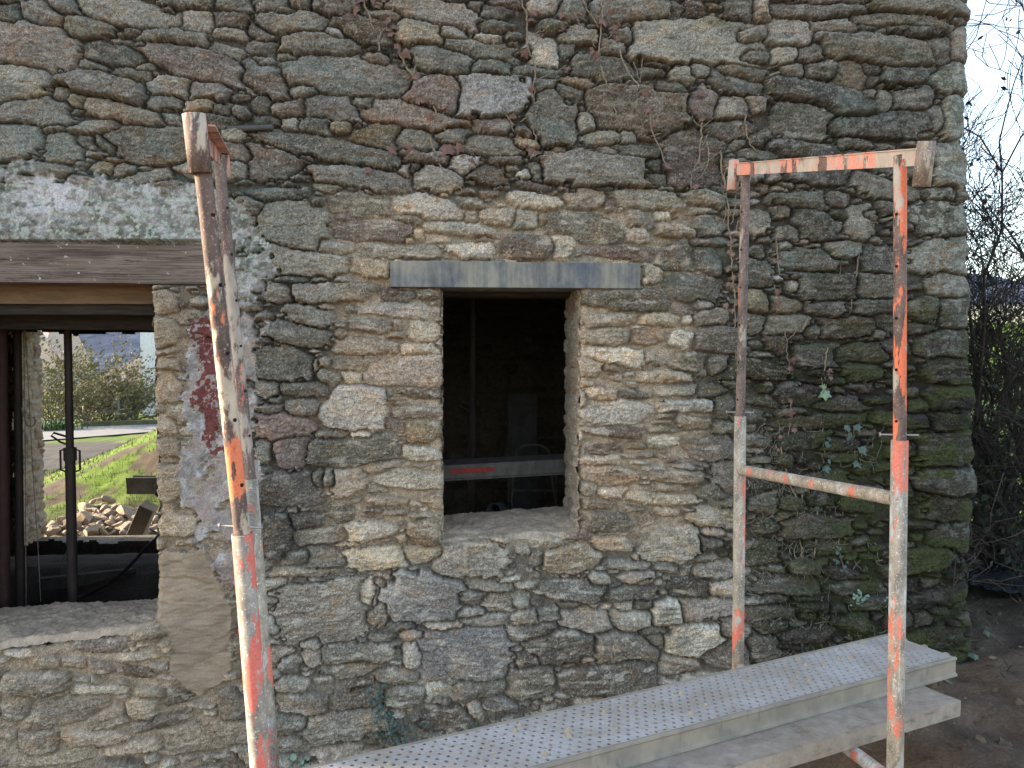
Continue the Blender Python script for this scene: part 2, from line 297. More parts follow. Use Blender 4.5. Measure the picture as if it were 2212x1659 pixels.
for hh_lo, hh_hi, tries, lim in ((14, 24, 1500, .10), (9, 16, 3500, .10), (6, 10, 6000, .12), (3.5, 6.5, 12000, .15)):
    for _ in range(tries):
        x, y = random.uniform(X0, X1), random.uniform(Y0, Y1); hh = random.uniform(hh_lo, hh_hi)
        if x > 2110 and hh < 14: hh = random.uniform(14, 20)
        asp = random.uniform(1.4, 4.2) if hh > 6 else random.uniform(1, 2.8)
        st = [x, y, hh*asp, hh, R(random.gauss(4 if y < 420 else -1, 6)), 'g', 1]
        if stamp(st, 1.0, True) <= lim:
            st[5] = zone_color(x, y); stamp(st, 1.0); STN.append(st)
NS = len(STN)

OPEN_L = [(-170, 600), (335, 600), (334, 700), (333, 840), (337, 960), (341, 1040), (343, 1130), (346, 1240), (338, 1338), (283, 1367), (0, 1400), (-170, 1412)]
OPEN_S = [(957, 600), (1252, 600), (1251, 700), (1248, 760), (1250, 860), (1247, 960), (1250, 1060), (1250, 1148), (958, 1166), (958, 1050), (956, 900), (957, 760)]
PLAST = [(-420, 352), (20, 350), (120, 352), (200, 372), (290, 395), (380, 405), (430, 400), (500, 425), (545, 455), (565, 500), (590, 545), (592, 610), (560, 660), (585, 700), (556, 760), (558, 860), (548, 960), (566, 1010), (552, 1100), (545, 1200), (525, 1275), (480, 1245), (455, 1190), (425, 1170), (432, 1110), (398, 1085), (388, 1010), (398, 930), (386, 880), (402, 800), (412, 740), (425, 690), (455, 660), (462, 622), (456, 527), (300, 524), (-420, 527)]
REDP = [(424, 690), (448, 680), (466, 700), (478, 860), (490, 960), (486, 990), (456, 970), (440, 935), (432, 890), (418, 862), (430, 800), (424, 740)]
MUD = [(342, 1195), (372, 1182), (398, 1195), (432, 1178), (462, 1215), (478, 1262), (498, 1300), (503, 1352), (494, 1400), (500, 1450), (470, 1478), (430, 1500), (392, 1472), (368, 1440), (372, 1390), (352, 1350), (342, 1300)]

def stonefield(px, py):
    """height (m) and colour of the masonry at survey positions px, py (2-D arrays, regular enough to window)"""
    sh = px.shape
    wx = px+(fbm(px/34, py/34, 3, 1)-.5)*10+(fbm(px/8, py/8, 3, 5, .7)-.5)*6
    wy = py+(fbm(px/34, py/26, 3, 9)-.5)*7+(fbm(px/8, py/7, 3, 15, .7)-.5)*5
    n1 = np.full(sh, 9., np.float32); n2 = n1.copy(); idx = np.full(sh, -1, np.int32)
    FP = np.zeros(sh, np.float32); lu = np.zeros(sh, np.float32); lv = np.zeros(sh, np.float32)
    colx = px.mean(0); rowy = py.mean(1)
    rr = random.Random(3)
    par = []
    for i, s in enumerate(STN):
        cx, cy, hw, hh, an, cc, fil = s
        pw = rr.uniform(3., 7); tap = rr.uniform(-.30, .30); ncut = rr.choice((1, 2, 3, 4))
        cuts = [(rr.uniform(0, 6.283), rr.uniform(.80, 1.06)) for _ in range(ncut)]
        pls = [(rr.uniform(0, .012), rr.uniform(.003, .020), rr.uniform(0, 6.283)) for _ in range(rr.choice((2, 3, 3, 4)))]; off = rr.gauss(0, 1); tu, tv = rr.gauss(0, .5), rr.gauss(0, .5); par.append((off, tu, tv, min(hw, hh)))
        e = math.hypot(hw, hh)*1.45+16
        ii = np.nonzero(np.abs(colx-cx) < e+12)[0]; jj = np.nonzero(np.abs(rowy-cy) < e+40)[0]
        if len(ii) == 0 or len(jj) == 0: continue
        sl = (slice(jj[0], jj[-1]+1), slice(ii[0], ii[-1]+1))
        dx = wx[sl]-cx; dy = wy[sl]-cy; c, s_ = math.cos(an), math.sin(an)
        u = (dx*c+dy*s_)/hw; v = (-dx*s_+dy*c)/hh; v = v*(1+tap*np.clip(u, -1.3, 1.3))
        n = (np.abs(u)**pw+np.abs(v)**pw)**(1/pw)
        for th, k in cuts: n = np.maximum(n, (u*math.cos(th)+v*math.sin(th))/k)
        n = n*(1.04 if fil else .98)
        fp = np.minimum.reduce([c0+g0*(u*math.cos(th)+v*math.sin(th)) for c0, g0, th in pls])*(1. if min(hw, hh) > 9 else .6)
        a1 = n1[sl]; a2 = n2[sl]; b = n < a1
        a2[...] = np.where(b, a1, np.minimum(a2, n)); a1[...] = np.where(b, n, a1)
        idx[sl][b] = i; FP[sl][b] = fp[b]; lu[sl][b] = (u*hw)[b]; lv[sl][b] = (v*hh)[b]
    par = np.array(par+[(0, 0, 0, 5)], np.float32)
    off, tu, tv, mh = (par[idx][..., k] for k in range(4))
    mt = np.clip(ss(640, 780, px+(fbm(px/60, py/60, 3, 33)-.5)*160)*ss(1570, 1440, px+(fbm(px/60, py/60, 3, 34)-.5)*160)*ss(395, 450, py)*ss(1230, 1150, py)+ss(560, 480, px)*ss(640, 700, py), 0, 1)
    ed = np.minimum((1.10+.22*(1-mt)-n1)*mh, (n2-n1)*.5*mh)          # ~px to the joint
    ed = ed+(fbm(px/5, py/5, 2, 40)-.5)*2.2
    dusty = ss(540, 620, px)*ss(1720, 1560, px)*ss(1150, 1230, py)
    prof = 1-np.exp(-np.clip(ed, 0, 99)/(1.6+.5*mt+.015*mh))
    jd = .056-.012*mt-.006*dusty
    lam = fbm(lu/34+idx*7.1, lv/6+idx*3.3, 4, 60, .6)-.5
    rg = fbm(px/11, py/11, 4, 70, .6)-.5
    fine = fbm(px/3.2, py/3.2, 2, 75)-.5
    h = prof*jd+off*.010*prof+prof*FP*(1.15-.35*mt)+prof*(tu*lu+tv*lv)/60*.006+prof*(lam*.0115+rg*.008)
    mort = ed <= .6
    facet = np.abs(fbm(lu/26+idx*3.7, lv/13+idx*1.9, 2, 66)-.5)
    h = h-prof*facet*.018
    chip = np.abs(fbm(px/17+idx*.7, py/12, 3, 67)-.5); h = h-prof*ss(.03, 0, chip)*.006
    mh_ = (fbm(px/7, py/7, 4, 80, .6)-.5)
    h = np.where(ed <= 0, mh_*.012+fine*.003, h+fine*.0075)
    bulge = (fbm(px/260, py/260, 2, 90)-.5)*.05; h = h+bulge
    # ---------- colour
    base = np.array([COLS[s[5]] for s in STN]+[(.2, .18, .15)], np.float32)
    jit = np.exp((rng.random((NS+1, 1))-.5)*.88); jc = 1+(rng.random((NS+1, 3))-.5)*.06
    jit = np.where(base.mean(1, keepdims=True) > .35, np.clip(jit, .7, 1.08), jit)
    C = (base*jit*jc)[idx].astype(np.float32)
    big = fbm(px/46, py/30, 4, 100); sp_ = fbm(px/4, py/4, 3, 110, .7); sp2 = fbm(lu/22+idx*2.3, lv/4.5, 4, 120, .65)
    C = C*np.where((py < 420)|(px < 600), 1.0, 1.04)[..., None]
    C = C*(.62+.55*big+.22*(sp2-.5)*2*.8+1.0*(sp_-.5))[..., None]
    # rust and pale stains inside stones
    st = ss(.56, .70, fbm(px/38+9, py/24, 4, 130))*.7
    C = C*(1-st[..., None])+C*np.array([1.22, .98, .76])*st[..., None]
    pl = ss(.58, .72, fbm(lu/30+idx*5.1, lv/10, 4, 140))*(.30+.25*dusty+.2*mt)
    C = C*(1-pl[..., None])+np.array([.46, .44, .39])*pl[..., None]
    sk = ss(.66, .84, fbm(px/2.2, py/2.2, 2, 150))*.55
    C = C*(1-sk[..., None])+np.array([.5, .48, .43])*sk[..., None]
    gm_ = C.mean(-1, keepdims=True)*np.array([1.07, 1.0, .87]); C = C*.76+gm_*.24
    C = C*(1+.24*mt+.24*dusty)[..., None]*(np.array([1.08, 1.0, .90])*mt[..., None]+np.array([1.02, 1.0, .965])*(1-mt[..., None]))
    # mortar
    mg = np.array([.105, .093, .077]); mtan = np.array([.43, .35, .26]); mdu = np.array([.26, .23, .19])
    mc = mg*(1-mt)[..., None]+mtan*mt[..., None]; mc = mc*(1-dusty[..., None])+mdu*dusty[..., None]
    mc = mc*(.6+.8*fbm(px/8, py/8, 3, 160))[..., None]
    smear = ss(2.0, -.4, ed)*1.0
    smear = np.maximum(smear, mt*ss(.50, .66, fbm(px/26, py/18, 4, 170))*.45*(ss(7, 2, ed)*.7+.3))
    C = C*(1-smear[..., None])+mc*smear[..., None]
    h = h+np.where(ed > 0, 0, 1)*mt*.002
    # upward dust, teal-grey lichen film upper left, pale lichens, moss right
    teal = ss(760, 420, px)*ss(180, 330, py)*ss(760, 560, py)*ss(.42, .62, fbm(px/60, py/40, 4, 180))*.38
    teal = np.maximum(teal, ss(.60, .74, fbm(px/70, py/50, 4, 181))*.35*ss(760, 600, py))
    C = C*(1-teal[..., None])+np.array([.20, .245, .225])*(.6+.8*sp_)[..., None]*teal[..., None]
    isL = (base[idx] == np.array(COLS['L'], np.float32)).all(-1)
    cell = fbm(px/10, py/10, 3, 190, .55)
    lic = ss(.535, .60, cell)*np.where(isL, .62, .06+.12*ss(1500, 1950, px))*ss(900, 500, py)
    lic = np.maximum(lic, ss(.56, .62, cell)*np.where(isL, .55, 0))*(ed > 1)
    C = C*(1-lic[..., None])+np.array([.43, .45, .39])*(.75+.5*sp_)[..., None]*lic[..., None]
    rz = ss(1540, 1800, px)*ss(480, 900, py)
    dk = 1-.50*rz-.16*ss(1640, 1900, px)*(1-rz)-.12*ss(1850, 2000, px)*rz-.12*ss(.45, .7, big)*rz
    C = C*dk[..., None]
    moss = ss(.44, .60, fbm(px/52, py/30, 5, 200))*ss(1600, 1850, px)*ss(560, 900, py)*.9
    moss = np.maximum(moss, ss(.60, .70, fbm(px/40, py/22, 4, 210))*.35*ss(1200, 1500, px))
    C = C*(1-moss[..., None])+np.array([.050, .058, .022])*(.5+1.1*sp_)[..., None]*moss[..., None]
    h = h+moss*(fbm(px/5, py/5, 3, 220)-.3)*.010
    h = h+.0  # ----------
    # ---------- old lichened render, red paint, wet mud
    jx = px+(fbm(px/22, py/22, 5, 230, .62)-.5)*60; jy = py+(fbm(px/22, py/22, 5, 240, .62)-.5)*60*np.where((py > 500) & (px < 470), .12, 1)
    pm0 = inpoly(jx, jy, PLAST); pcov = ss(.30, .44, fbm(px/40, py/32, 4, 252)+.12*(py > 400)*(py < 530)+.05*(px > 380)-.16*ss(430, 350, py)); pm = pm0&(pcov > .02)
    pf = fbm(px/70, py/50, 3, 250)
    plh = np.where((px > 340) & (py > 615), .030, .034)+(fbm(px/45, py/45, 3, 255)-.5)*.03+rg*.009+fine*.004+bulge
    mixp = ss(.30, .42, pf+.15*(px > 0)); 
    h = np.where(pm, np.maximum(plh, h*.3+plh*.7)*pcov+h*(1-pcov), h)
    pc = np.array([.29, .27, .25])*(.45+1.1*fbm(px/10, py/10, 4, 260, .65))[..., None]
    wl = ss(.46, .72, fbm(px/19, py/19, 5, 270, .62))*.75; pc = pc*(1-wl[..., None])+np.array([.58, .57, .56])*wl[..., None]
    gl = ss(.44, .66, fbm(px/24, py/17, 4, 280, .62)+.06*ss(420, 500, py)-.05)*.7*ss(640, 560, py); pc = pc*(1-gl[..., None])+np.array([.115, .125, .085])*(.5+sp_)[..., None]*gl[..., None]
    gt = ss(.60, .63, fbm(px/6.5, py/6.5, 2, 285))*.8*ss(640, 560, py); pc = pc*(1-gt[..., None])+np.array([.45, .50, .43])*gt[..., None]
    tw = ss(.50, .62, fbm(px/34, py/40, 4, 290))*.6*ss(640, 700, py); pc = pc*(1-tw[..., None])+np.array([.42, .33, .25])*tw[..., None]
    pk = ss(.46, .58, fbm(px/28, py/30, 4, 300))*.55*ss(690, 760, py); pc = pc*(1-pk[..., None])+np.array([.33, .26, .25])*pk[..., None]
    wp = ss(75, 25, np.hypot((px-115)/1.5, (py-420)))*ss(.40, .50, fbm(px/12, py/12, 4, 305)); pc = pc*(1-.85*wp[..., None])+np.array([.60, .58, .60])*.85*wp[..., None]
    C = np.where(pm[..., None], pc*pcov[..., None]+C*(1-pcov[..., None]), C)
    rp = inpoly(jx, jy, REDP)&(fbm(px/11, py/11, 4, 310, .65) > .42)
    C = np.where(rp[..., None], np.array([.165, .055, .050])*(.6+.8*sp_)[..., None], C)
    mm = inpoly(px+(fbm(px/15, py/15, 4, 230)-.5)*22, py+(fbm(px/15, py/15, 4, 240)-.5)*22, MUD)
    mh2 = .030+(fbm(px/60, py/30, 3, 320)-.5)*.030+(fbm(px/24, py/7, 3, 330)-.5)*.010+fine*.0012+bulge
    h = np.where(mm, mh2, h)
    C = np.where(mm[..., None], np.array([.36, .285, .205])*(.75+.45*fbm(px/40, py/24, 4, 340))[..., None], C)
    tanp = inpoly(jx, jy, [(330, 610), (450, 612), (440, 660), (412, 690), (404, 800), (390, 880), (398, 1080), (425, 1120), (430, 1180), (336, 1200)]) & ~pm
    C = np.where(tanp[..., None], C*.45+np.array([.40, .31, .22])*.55*(.6+.8*fbm(px/9, py/9, 4, 350))[..., None], C)
    beh = (px < 512) & (py > 520) & (py < 618)
    h = np.where(beh, np.minimum(h, -.012), h)
    al = np.where(mm, .30, np.where(pm, .55, .85)).astype(np.float32)
    h = np.where((px > 838) & (px < 1384) & (py > 560) & (py < 628), np.minimum(h, .028), h)
    return h.astype(np.float32), np.concatenate([np.clip(C, .01, .85), al[..., None]], -1).astype(np.float32)

def gridmesh(name, Pts, C, mat, parent, keep=None, flip=False):
    nj, ni = Pts.shape[:2]; V = Pts.reshape(-1, 3).astype(np.float32)
    a = np.arange(nj*ni).reshape(nj, ni)
    q = np.stack([a[:-1, :-1], a[:-1, 1:], a[1:, 1:], a[1:, :-1]], -1)
    if keep is not None: q = q[keep]
    q = q.reshape(-1, 4)
    if flip: q = q[:, ::-1]
    used = np.unique(q); rem = np.full(nj*ni, -1); rem[used] = np.arange(len(used)); q = rem[q]; V = V[used]
    me = bpy.data.meshes.new(name); me.vertices.add(len(V)); me.vertices.foreach_set('co', V.ravel())
    nf = len(q); me.loops.add(nf*4); me.loops.foreach_set('vertex_index', q.ravel().astype(np.int32))
    me.polygons.add(nf); me.polygons.foreach_set('loop_start', np.arange(nf, dtype=np.int32)*4)
    me.polygons.foreach_set('use_smooth', np.ones(nf, bool))
    at = me.color_attributes.new('Col', 'FLOAT_COLOR', 'POINT')
    Cc = C.reshape(-1, C.shape[-1])[used]; Cc = (Cc if C.shape[-1] == 4 else np.concatenate([Cc, np.ones((len(used), 1))], 1)).astype(np.float32)
    at.data.foreach_set('color', Cc.ravel()); me.update(calc_edges=True); me.validate()
    return link(name, me, mat, parent)

TH = .42      # wall thickness
house = empty('stone_house', (0, .2, 0), label='old rubble stone farm building under repair with two square window openings', cat='house')
M_stone = vcol('masonry', .93, 1., 210, .005, .25, .85)
# corner line of the building (leans out a little towards its foot)
ct, cb = PY(2087, 0, 0), PY(2104, 1450, 0)
def xcorner(z): return ct.x+(cb.x-ct.x)*(ct.z-z)/(ct.z-cb.z)
STEP = .0034
zs = np.arange(-.52, 3.62, STEP); us = np.arange(-3.0, xcorner(1.5)+.55, STEP*1.05)
U, Z = np.meshgrid(us, zs)
xc = ct.x+(cb.x-ct.x)*(ct.z-Z)/(ct.z-cb.z)
px, py = proj(U, np.zeros_like(U), Z)
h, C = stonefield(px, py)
RC = .07
ang = np.clip((U-(xc-RC))/(RC*math.pi/2), 0, 1)*math.pi/2; over = np.maximum(U-(xc-RC)-RC*math.pi/2, 0)
flat = np.minimum(U, xc-RC)
bx = flat+RC*np.sin(ang); by = (RC-RC*np.cos(ang))+over
h = h*(1-.5*ss(xc-.15, xc, U)); quoin = ((fbm(px*0+3, py/38, 2, 400)-.5)*.035-.010)*ss(xc-.25, xc, U)   # big quoins step in and out at the corner
hh = h+quoin
# soften towards openings
jx = px+(fbm(px/20, py/13, 3, 410)-.5)*6; jy = py+(fbm(px/16, py/16, 3, 420)-.5)*7
inS = inpoly(jx, py+(jy-py)*(py > 1000), OPEN_S); inL = inpoly(jx, py+(jy-py)*(py > 1000), OPEN_L)
hole = inS | inL
dS = np.full(px.shape, 99.)
for k in range(1, 9):
    e = np.zeros_like(hole); n_ = k
    e[:, n_:] |= hole[:, :-n_]; e[:, :-n_] |= hole[:, n_:]; e[n_:, :] |= hole[:-n_, :]; e[:-n_, :] |= hole[n_:, :]
    dS = np.where(e & (dS > 90), k, dS)
hh = np.where(dS < 90, hh-.022*(1-(dS-1)/8.)**2, hh)
Pts = np.stack([bx+np.sin(ang)*hh, by-np.cos(ang)*hh, Z], -1)
keep = ~(hole[:-1, :-1] | hole[1:, 1:] | hole[:-1, 1:] | hole[1:, :-1])
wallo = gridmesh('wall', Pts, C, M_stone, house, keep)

def plainstone(name, p0, eu, ev, nrm, lu_, lv_, step, parent, seed, amp=.03, dark=1., holes=(), tone=None):
    """secondary masonry face: rubble relief from its own stone courses"""
    nu, nv = max(int(lu_/step), 2), max(int(lv_/step), 2)
    a, b = np.meshgrid(np.linspace(0, lu_, nu), np.linspace(0, lv_, nv))
    r = np.random.default_rng(seed); sw, shh = .17, .075
    wv = b/shh+(fbm(a*5, b*5, 3, seed)-.5)*1.1; wv = wv+.35*np.sin(wv*1.3+seed); row = np.floor(wv); fv = wv-row
    wu = a/sw+r.random(400)[(row.astype(int)) % 400]*9+(fbm(a*7, b*9, 3, seed+5)-.5)*.5; cu = np.floor(wu); fu = wu-cu
    idn = TAB[((row*131+cu*71+seed*13).astype(int)) & 65535]
    ex = np.minimum(fu, 1-fu)*sw*1000; ey = np.minimum(fv, 1-fv)*shh*1000
    e = np.minimum(ex, ey)-3*fbm(a*60, b*60, 2, seed+7)
    pr = 1-np.exp(-np.clip(e, 0, 99)/9.)
    hgt = pr*amp*(.35+1.0*idn)+(fbm(a*30, b*55, 4, seed+9)-.5)*.02*pr+(fbm(a*90, b*90, 2, seed+3)-.5)*.006
    base = np.array(tone if tone is not None else (.33, .27, .20))
    pal = np.array([(.34, .28, .2), (.26, .23, .18), (.3, .27, .23), (.2, .14, .1), (.38, .34, .28)])
    cc = pal[(idn*4.99).astype(int)]*.6+base*.4
    cc = cc*(.55+.9*fbm(a*40, b*70, 4, seed+11, .65))[..., None]; mcol = base*(.7+.6*fbm(a*50, b*50, 3, seed+12))[..., None]
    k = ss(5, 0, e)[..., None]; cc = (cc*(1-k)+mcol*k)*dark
    Pt = np.array(p0)+a[..., None]*np.array(eu)+b[..., None]*np.array(ev)+hgt[..., None]*np.array(nrm)
    kp = np.ones((nv-1, nu-1), bool)
    for (a0, a1, b0, b1) in holes:
        aj = a+(fbm(a*9, b*9, 3, seed+20)-.5)*.10; bj = b+(fbm(a*9, b*9, 3, seed+21)-.5)*.08
        m = (aj > a0) & (aj < a1) & (bj > b0) & (bj < b1); kp &= ~m[:-1, :-1]
    return gridmesh(name, Pt, np.clip(cc, .005, .9), M_stone, parent, kp)

# ---- reveals of the small window
XR, XL_ = PY(1252.5, 900, 0).x, PY(954, 900, 0).x
ztop, zsil = PY(1100, 624, 0).z, PY(1100, 1158, 0).z
plainstone('reveal', (XR+.002, -.006, zsil-.1), (0, 1, 0), (0, 0, 1), (-1, 0, 0), TH, ztop-zsil+.12, .005, house, 41, .012)
plainstone('reveal', (XL_-.001, .0, zsil-.1), (0, 1, 0), (0, 0, 1), (1, 0, 0), TH, ztop-zsil+.12, .008, house, 43, .006)
LXR, LXL = PY(338, 900, 0).x, PY(-170, 900, 0).x; lztop = PY(200, 612, 0).z; lzs = PY(200, 1370, 0).z
plainstone('reveal', (LXR+.012, .0, lzs-.15), (0, 1, 0), (0, 0, 1), (-1, 0, 0), TH, lztop-lzs+.2, .01, house, 47, .02)
plainstone('reveal', (LXL-.012, .0, lzs-.15), (0, 1, 0), (0, 0, 1), (1, 0, 0), TH, lztop-lzs+.2, .01, house, 48, .02)
# sills: mortar and earth
def sill(x0, x1, zf, zb_l, zb_r, seed, sl_l, sl_r):
    nx, ny = int((x1-x0)/.006), int((TH+.05)/.006)
    a, b = np.meshgrid(np.linspace(0, 1, nx), np.linspace(0, 1, ny)); X = x0+(x1-x0)*a; Yy = -.015+(TH+.04)*b
    front = sl_l+(sl_r-sl_l)*a; back = zb_l+(zb_r-zb_l)*a
    Zz = front+(back-front)*ss(0, 1., b)+(fbm(X*7, Yy*7, 3, seed)-.5)*.035+(fbm(X*26, Yy*26, 4, seed+3, .65)-.5)*.020+(fbm(X*110, Yy*110, 2, seed+5)-.5)*.008
    Zz = Zz-.03*(1-ss(0, .07, b))
    cc = np.array([.47, .38, .285])*(.65+.6*fbm(X*9, Yy*9, 4, seed+7))[..., None]*(.7+.6*fbm(X*120, Yy*120, 2, seed+9))[..., None]
    pebble = ss(.70, .78, fbm(X*70, Yy*70, 2, seed+11))[..., None]; cc = cc*(1-.5*pebble)+np.array([.42, .38, .34])*.5*pebble
    cc = np.concatenate([cc, np.full(cc.shape[:2]+(1,), .35)], -1); Pt = np.stack([X, Yy, Zz], -1); return gridmesh('window_sill', Pt, cc, M_stone, house)
sill(XL_-.05, XR+.05, 0, PY(954, 1116, TH).z, PY(1236, 1095, TH).z+.01, 501, PY(954, 1164, 0).z, PY(1258, 1146, 0).z)
sill(LXL-.1, LXR+.06, 0, PY(0, 1322, TH).z, PY(333, 1290, TH).z, 511, PY(0, 1402, 0).z, PY(333, 1345, 0).z)
# ---- rest of the building's shell (mass that throws the shade)
M_shell = simple('rubble_shell', (.24, .215, .18), (.13, .12, .10), .95, 9, (1, 1, 2.2), .8, .02)
INY = 3.6      # inner face of the rear wall
def shell(c, hx, hy, hz): MB().box(c, hx, hy, hz).build('wall', M_shell, house)
XE = xcorner(1.5)-.08; LE = -12.0
shell(((-3.0+LE)/2, TH/2, 2.8), (-3.0-LE)/2, TH/2, 3.3)
# top above detailed part
topm = MB()
topm.box(((-3.0+XE)/2, TH/2, (3.6+6.1)/2), (XE+3.0)/2, TH/2, (6.1-3.6)/2); topm.build('wall', M_shell, house)
# core of the front wall, behind the stone skin, between openings
core = MB()
def cbox(x0, x1, z0, z1):
    core.box(((x0+x1)/2, (.055+TH)/2, (z0+z1)/2), (x1-x0)/2, (TH-.055)/2, (z1-z0)/2)
cbox(LXR+.03, XL_-.03, -.5, 3.62); cbox(XR+.03, XE-.02, -.5, 3.62); cbox(XL_-.03, XR+.03, ztop+.14, 3.62); cbox(XL_-.03, XR+.03, -.5, zsil-.07)
cbox(LXL-.02, LXR+.03, lztop+.2, 3.62); cbox(LXL-.02, LXR+.03, -.5, lzs-.13); cbox(-3.0, LXL-.03, -.5, 3.62)
core.build('wall', M_shell, house)
shell((LE+.2, 2.1, 3.), .2, 1.7, 3.1)                                        # end wall left
shell((XE-.21, (INY+TH+.02)/2, 3.0), .2, (INY-TH-.02)/2, 3.1)                 # end wall right
# inner stone face right end and rear wall with its opening
YB = INY+.5
RO = (PY(90, 900, YB).x, PY(420, 900, INY).x, PY(200, 1172, INY).z, PY(200, 722, INY).z)
rx0 = LE+.4
plainstone('wall', (rx0, INY, -.4), (1, 0, 0), (0, 0, 1), (0, -1, 0), XE-.42-rx0, 3.2, .016, house, 61, .03, .38,  # rear wall stone colour darkened to deepen the room's shade
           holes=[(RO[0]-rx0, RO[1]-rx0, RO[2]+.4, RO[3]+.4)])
YB = INY+.5
rm = MB()
for (a, b, c, d) in ((rx0, RO[0]-.05, -.4, 6.1), (RO[1]+.05, XE-.42, -.4, 6.1), (RO[0]-.05, RO[1]+.05, RO[3]+.05, 6.1), (RO[0]-.05, RO[1]+.05, -.4, RO[2]-.05)):
    rm.box(((a+b)/2, (INY+.05+YB)/2, (c+d)/2), (b-a)/2, (YB-INY-.05)/2, (d-c)/2)
rm.build('wall', M_shell, house)
plainstone('reveal', (RO[0]-.02, INY-.02, RO[2]-.1), (0, 1, 0), (0, 0, 1), (1, 0, 0), .55, RO[3]-RO[2]+.2, .012, house, 67, .03, 1., tone=(.42, .34, .26))
plainstone('reveal', (RO[1]+.02, INY-.02, RO[2]-.1), (0, 1, 0), (0, 0, 1), (-1, 0, 0), .55, RO[3]-RO[2]+.2, .02, house, 68, .03, 1.)
M_wood_d = simple('dark_timber', (.07, .055, .045), (.03, .026, .022), .9, 14, (.6, 6, 6), .5, .002)
M_wood_b = simple('brown_board', (.27, .17, .10), (.17, .11, .07), .85, 10, (.6, 6, 6), .5, .002)
M_wood_g = simple('weathered_timber', (.205, .160, .130), (.070, .052, .042), .92, 7, (.45, 5, 11), 1., .006)
# floor slab above (ceiling) and roof
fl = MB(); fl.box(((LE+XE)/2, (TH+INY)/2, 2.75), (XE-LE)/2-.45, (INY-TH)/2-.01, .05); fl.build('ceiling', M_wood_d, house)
rf = MB()
for s_ in (-1, 1):
    a = Vector((LE-.08, TH/2+1.9, 7.9)); e1 = Vector((0, -s_*2.2, -1.75))
    up = Vector((0, -s_*1.85, 2.35)).normalized()*.08
    if s_ == -1: up.y = abs(up.y)
    else: up.y = -abs(up.y)
    L_ = Vector((XE-LE+.16, 0, 0)); vs = [a, a+L_, a+L_+e1, a+e1]; vs += [v+up for v in vs]
    rf.add(vs, [(0, 1, 2, 3), (7, 6, 5, 4), (0, 4, 5, 1), (1, 5, 6, 2), (2, 6, 7, 3), (3, 7, 4, 0)])
rf.build('roof', simple('slate', (.09, .095, .105), (.05, .05, .055), .7, 6), house)
for xx in (LE+.2, XE-.21): MB().add([(xx-.2, 0, 6.1), (xx-.2, YB, 6.1), (xx-.2, TH/2+1.9, 7.8), (xx+.2, 0, 6.1), (xx+.2, YB, 6.1), (xx+.2, TH/2+1.9, 7.8)], [(0, 1, 2), (5, 4, 3), (0, 3, 4, 1), (1, 4, 5, 2), (2, 5, 3, 0)]).build('wall', M_shell, house)
# ---- lintels
def rough_beam(name, x0, x1, y0, y1, z0, z1, mat, seed, amp=.006, st=.015, crack=False, parent=house):
    n_ = int((x1-x0)/st); k = 9; vs = []; per = []
    for (a, b, c, d) in ((y0, z0, y0, z1), (y0, z1, y1, z1), (y1, z1, y1, z0), (y1, z0, y0, z0)):
        for i in range(k): per.append((a+(c-a)*i/k, b+(d-b)*i/k))
    m = len(per); X = np.linspace(x0, x1, n_+1); cy, cz = (y0+y1)/2, (z0+z1)/2
    pp = np.array(per); XX = np.repeat(X[:, None], m, 1); YY = np.repeat(pp[None, :, 0], n_+1, 0); ZZ = np.repeat(pp[None, :, 1], n_+1, 0)
    d = (fbm(XX*3+seed, ZZ*9+YY*9, 3, seed)-.5)*amp*2+(fbm(XX*5, ZZ*70+YY*60, 3, seed+2)-.5)*amp
    if crack: d = d-.012*np.exp(-((ZZ-(z0+(z1-z0)*(.62+.12*np.sin(XX*4)))) / .004)**2)*(YY < y0+.01)
    YY = YY+d*np.sign(YY-cy); ZZ = ZZ+d*np.sign(ZZ-cz)
    V = np.stack([XX, YY, ZZ], -1).reshape(-1, 3)
    fs = [(i*m+j, i*m+(j+1) % m, (i+1)*m+(j+1) % m, (i+1)*m+j) for i in range(n_) for j in range(m)]
    o = MB().add([tuple(v) for v in V], fs, False)
    o.add([tuple(v) for v in V[:m]], [tuple(range(m))[::-1]]); o.add([tuple(v) for v in V[-m:]], [tuple(range(m))])
    return o.build(name, mat, parent)
zt = PY(200, 530, 0).z
g = NG('old_oak'); fa = g.noise(6, 7, .7, (.35, 4, 9), .6); fb_ = g.noise(3.2, 6, .6, (.35, 3, 14), 1.2); fc_ = g.noise(130, 3, .6); fd = g.noise(42, 2, .5)
c_ = g.mix(g.ramp(fa, [(.36, 0.), (.62, 1.)]), (.085, .060, .048), (.235, .185, .150)); c_ = g.mix(g.ramp(fb_, [(.485, 0.), (.497, .9), (.503, .9), (.515, 0.)]), c_, (.022, .016, .013))
c_ = g.mix(g.ramp(fc_, [(.68, 0.), (.74, .55)]), c_, (.45, .42, .38)); c_ = g.mix(g.ramp(fd, [(.70, 0.), (.72, .8)]), c_, (.50, .48, .44)); g.bump(g.mix(.5, fa, fb_), 1., .012); M_oak = g.out(c_, .92)
rough_beam('lintel', LXL-.3, PY(502, 600, 0).x, -.018, .16, lztop+.002, zt+.004, M_oak, 71, .008, .012, True)
zb1, zb0 = PY(200, 618, .2).z, PY(200, 657, .2).z
rough_beam('lintel_board', LXL-.2, PY(335, 630, .2).x+.05, .17, .20, zb0, lztop+.05, M_wood_b, 75, .003)
rough_beam('lintel_board', LXL-.2, PY(335, 630, .2).x+.05, .21, .25, PY(200, 680, .24).z, lztop+.04, M_wood_d, 76, .003)
rough_beam('beam', LE+.5, PY(338, 700, .5).x+.5, .46, .60, PY(200, 712, .5).z, PY(200, 672, .5).z, M_wood_d, 77, .004)
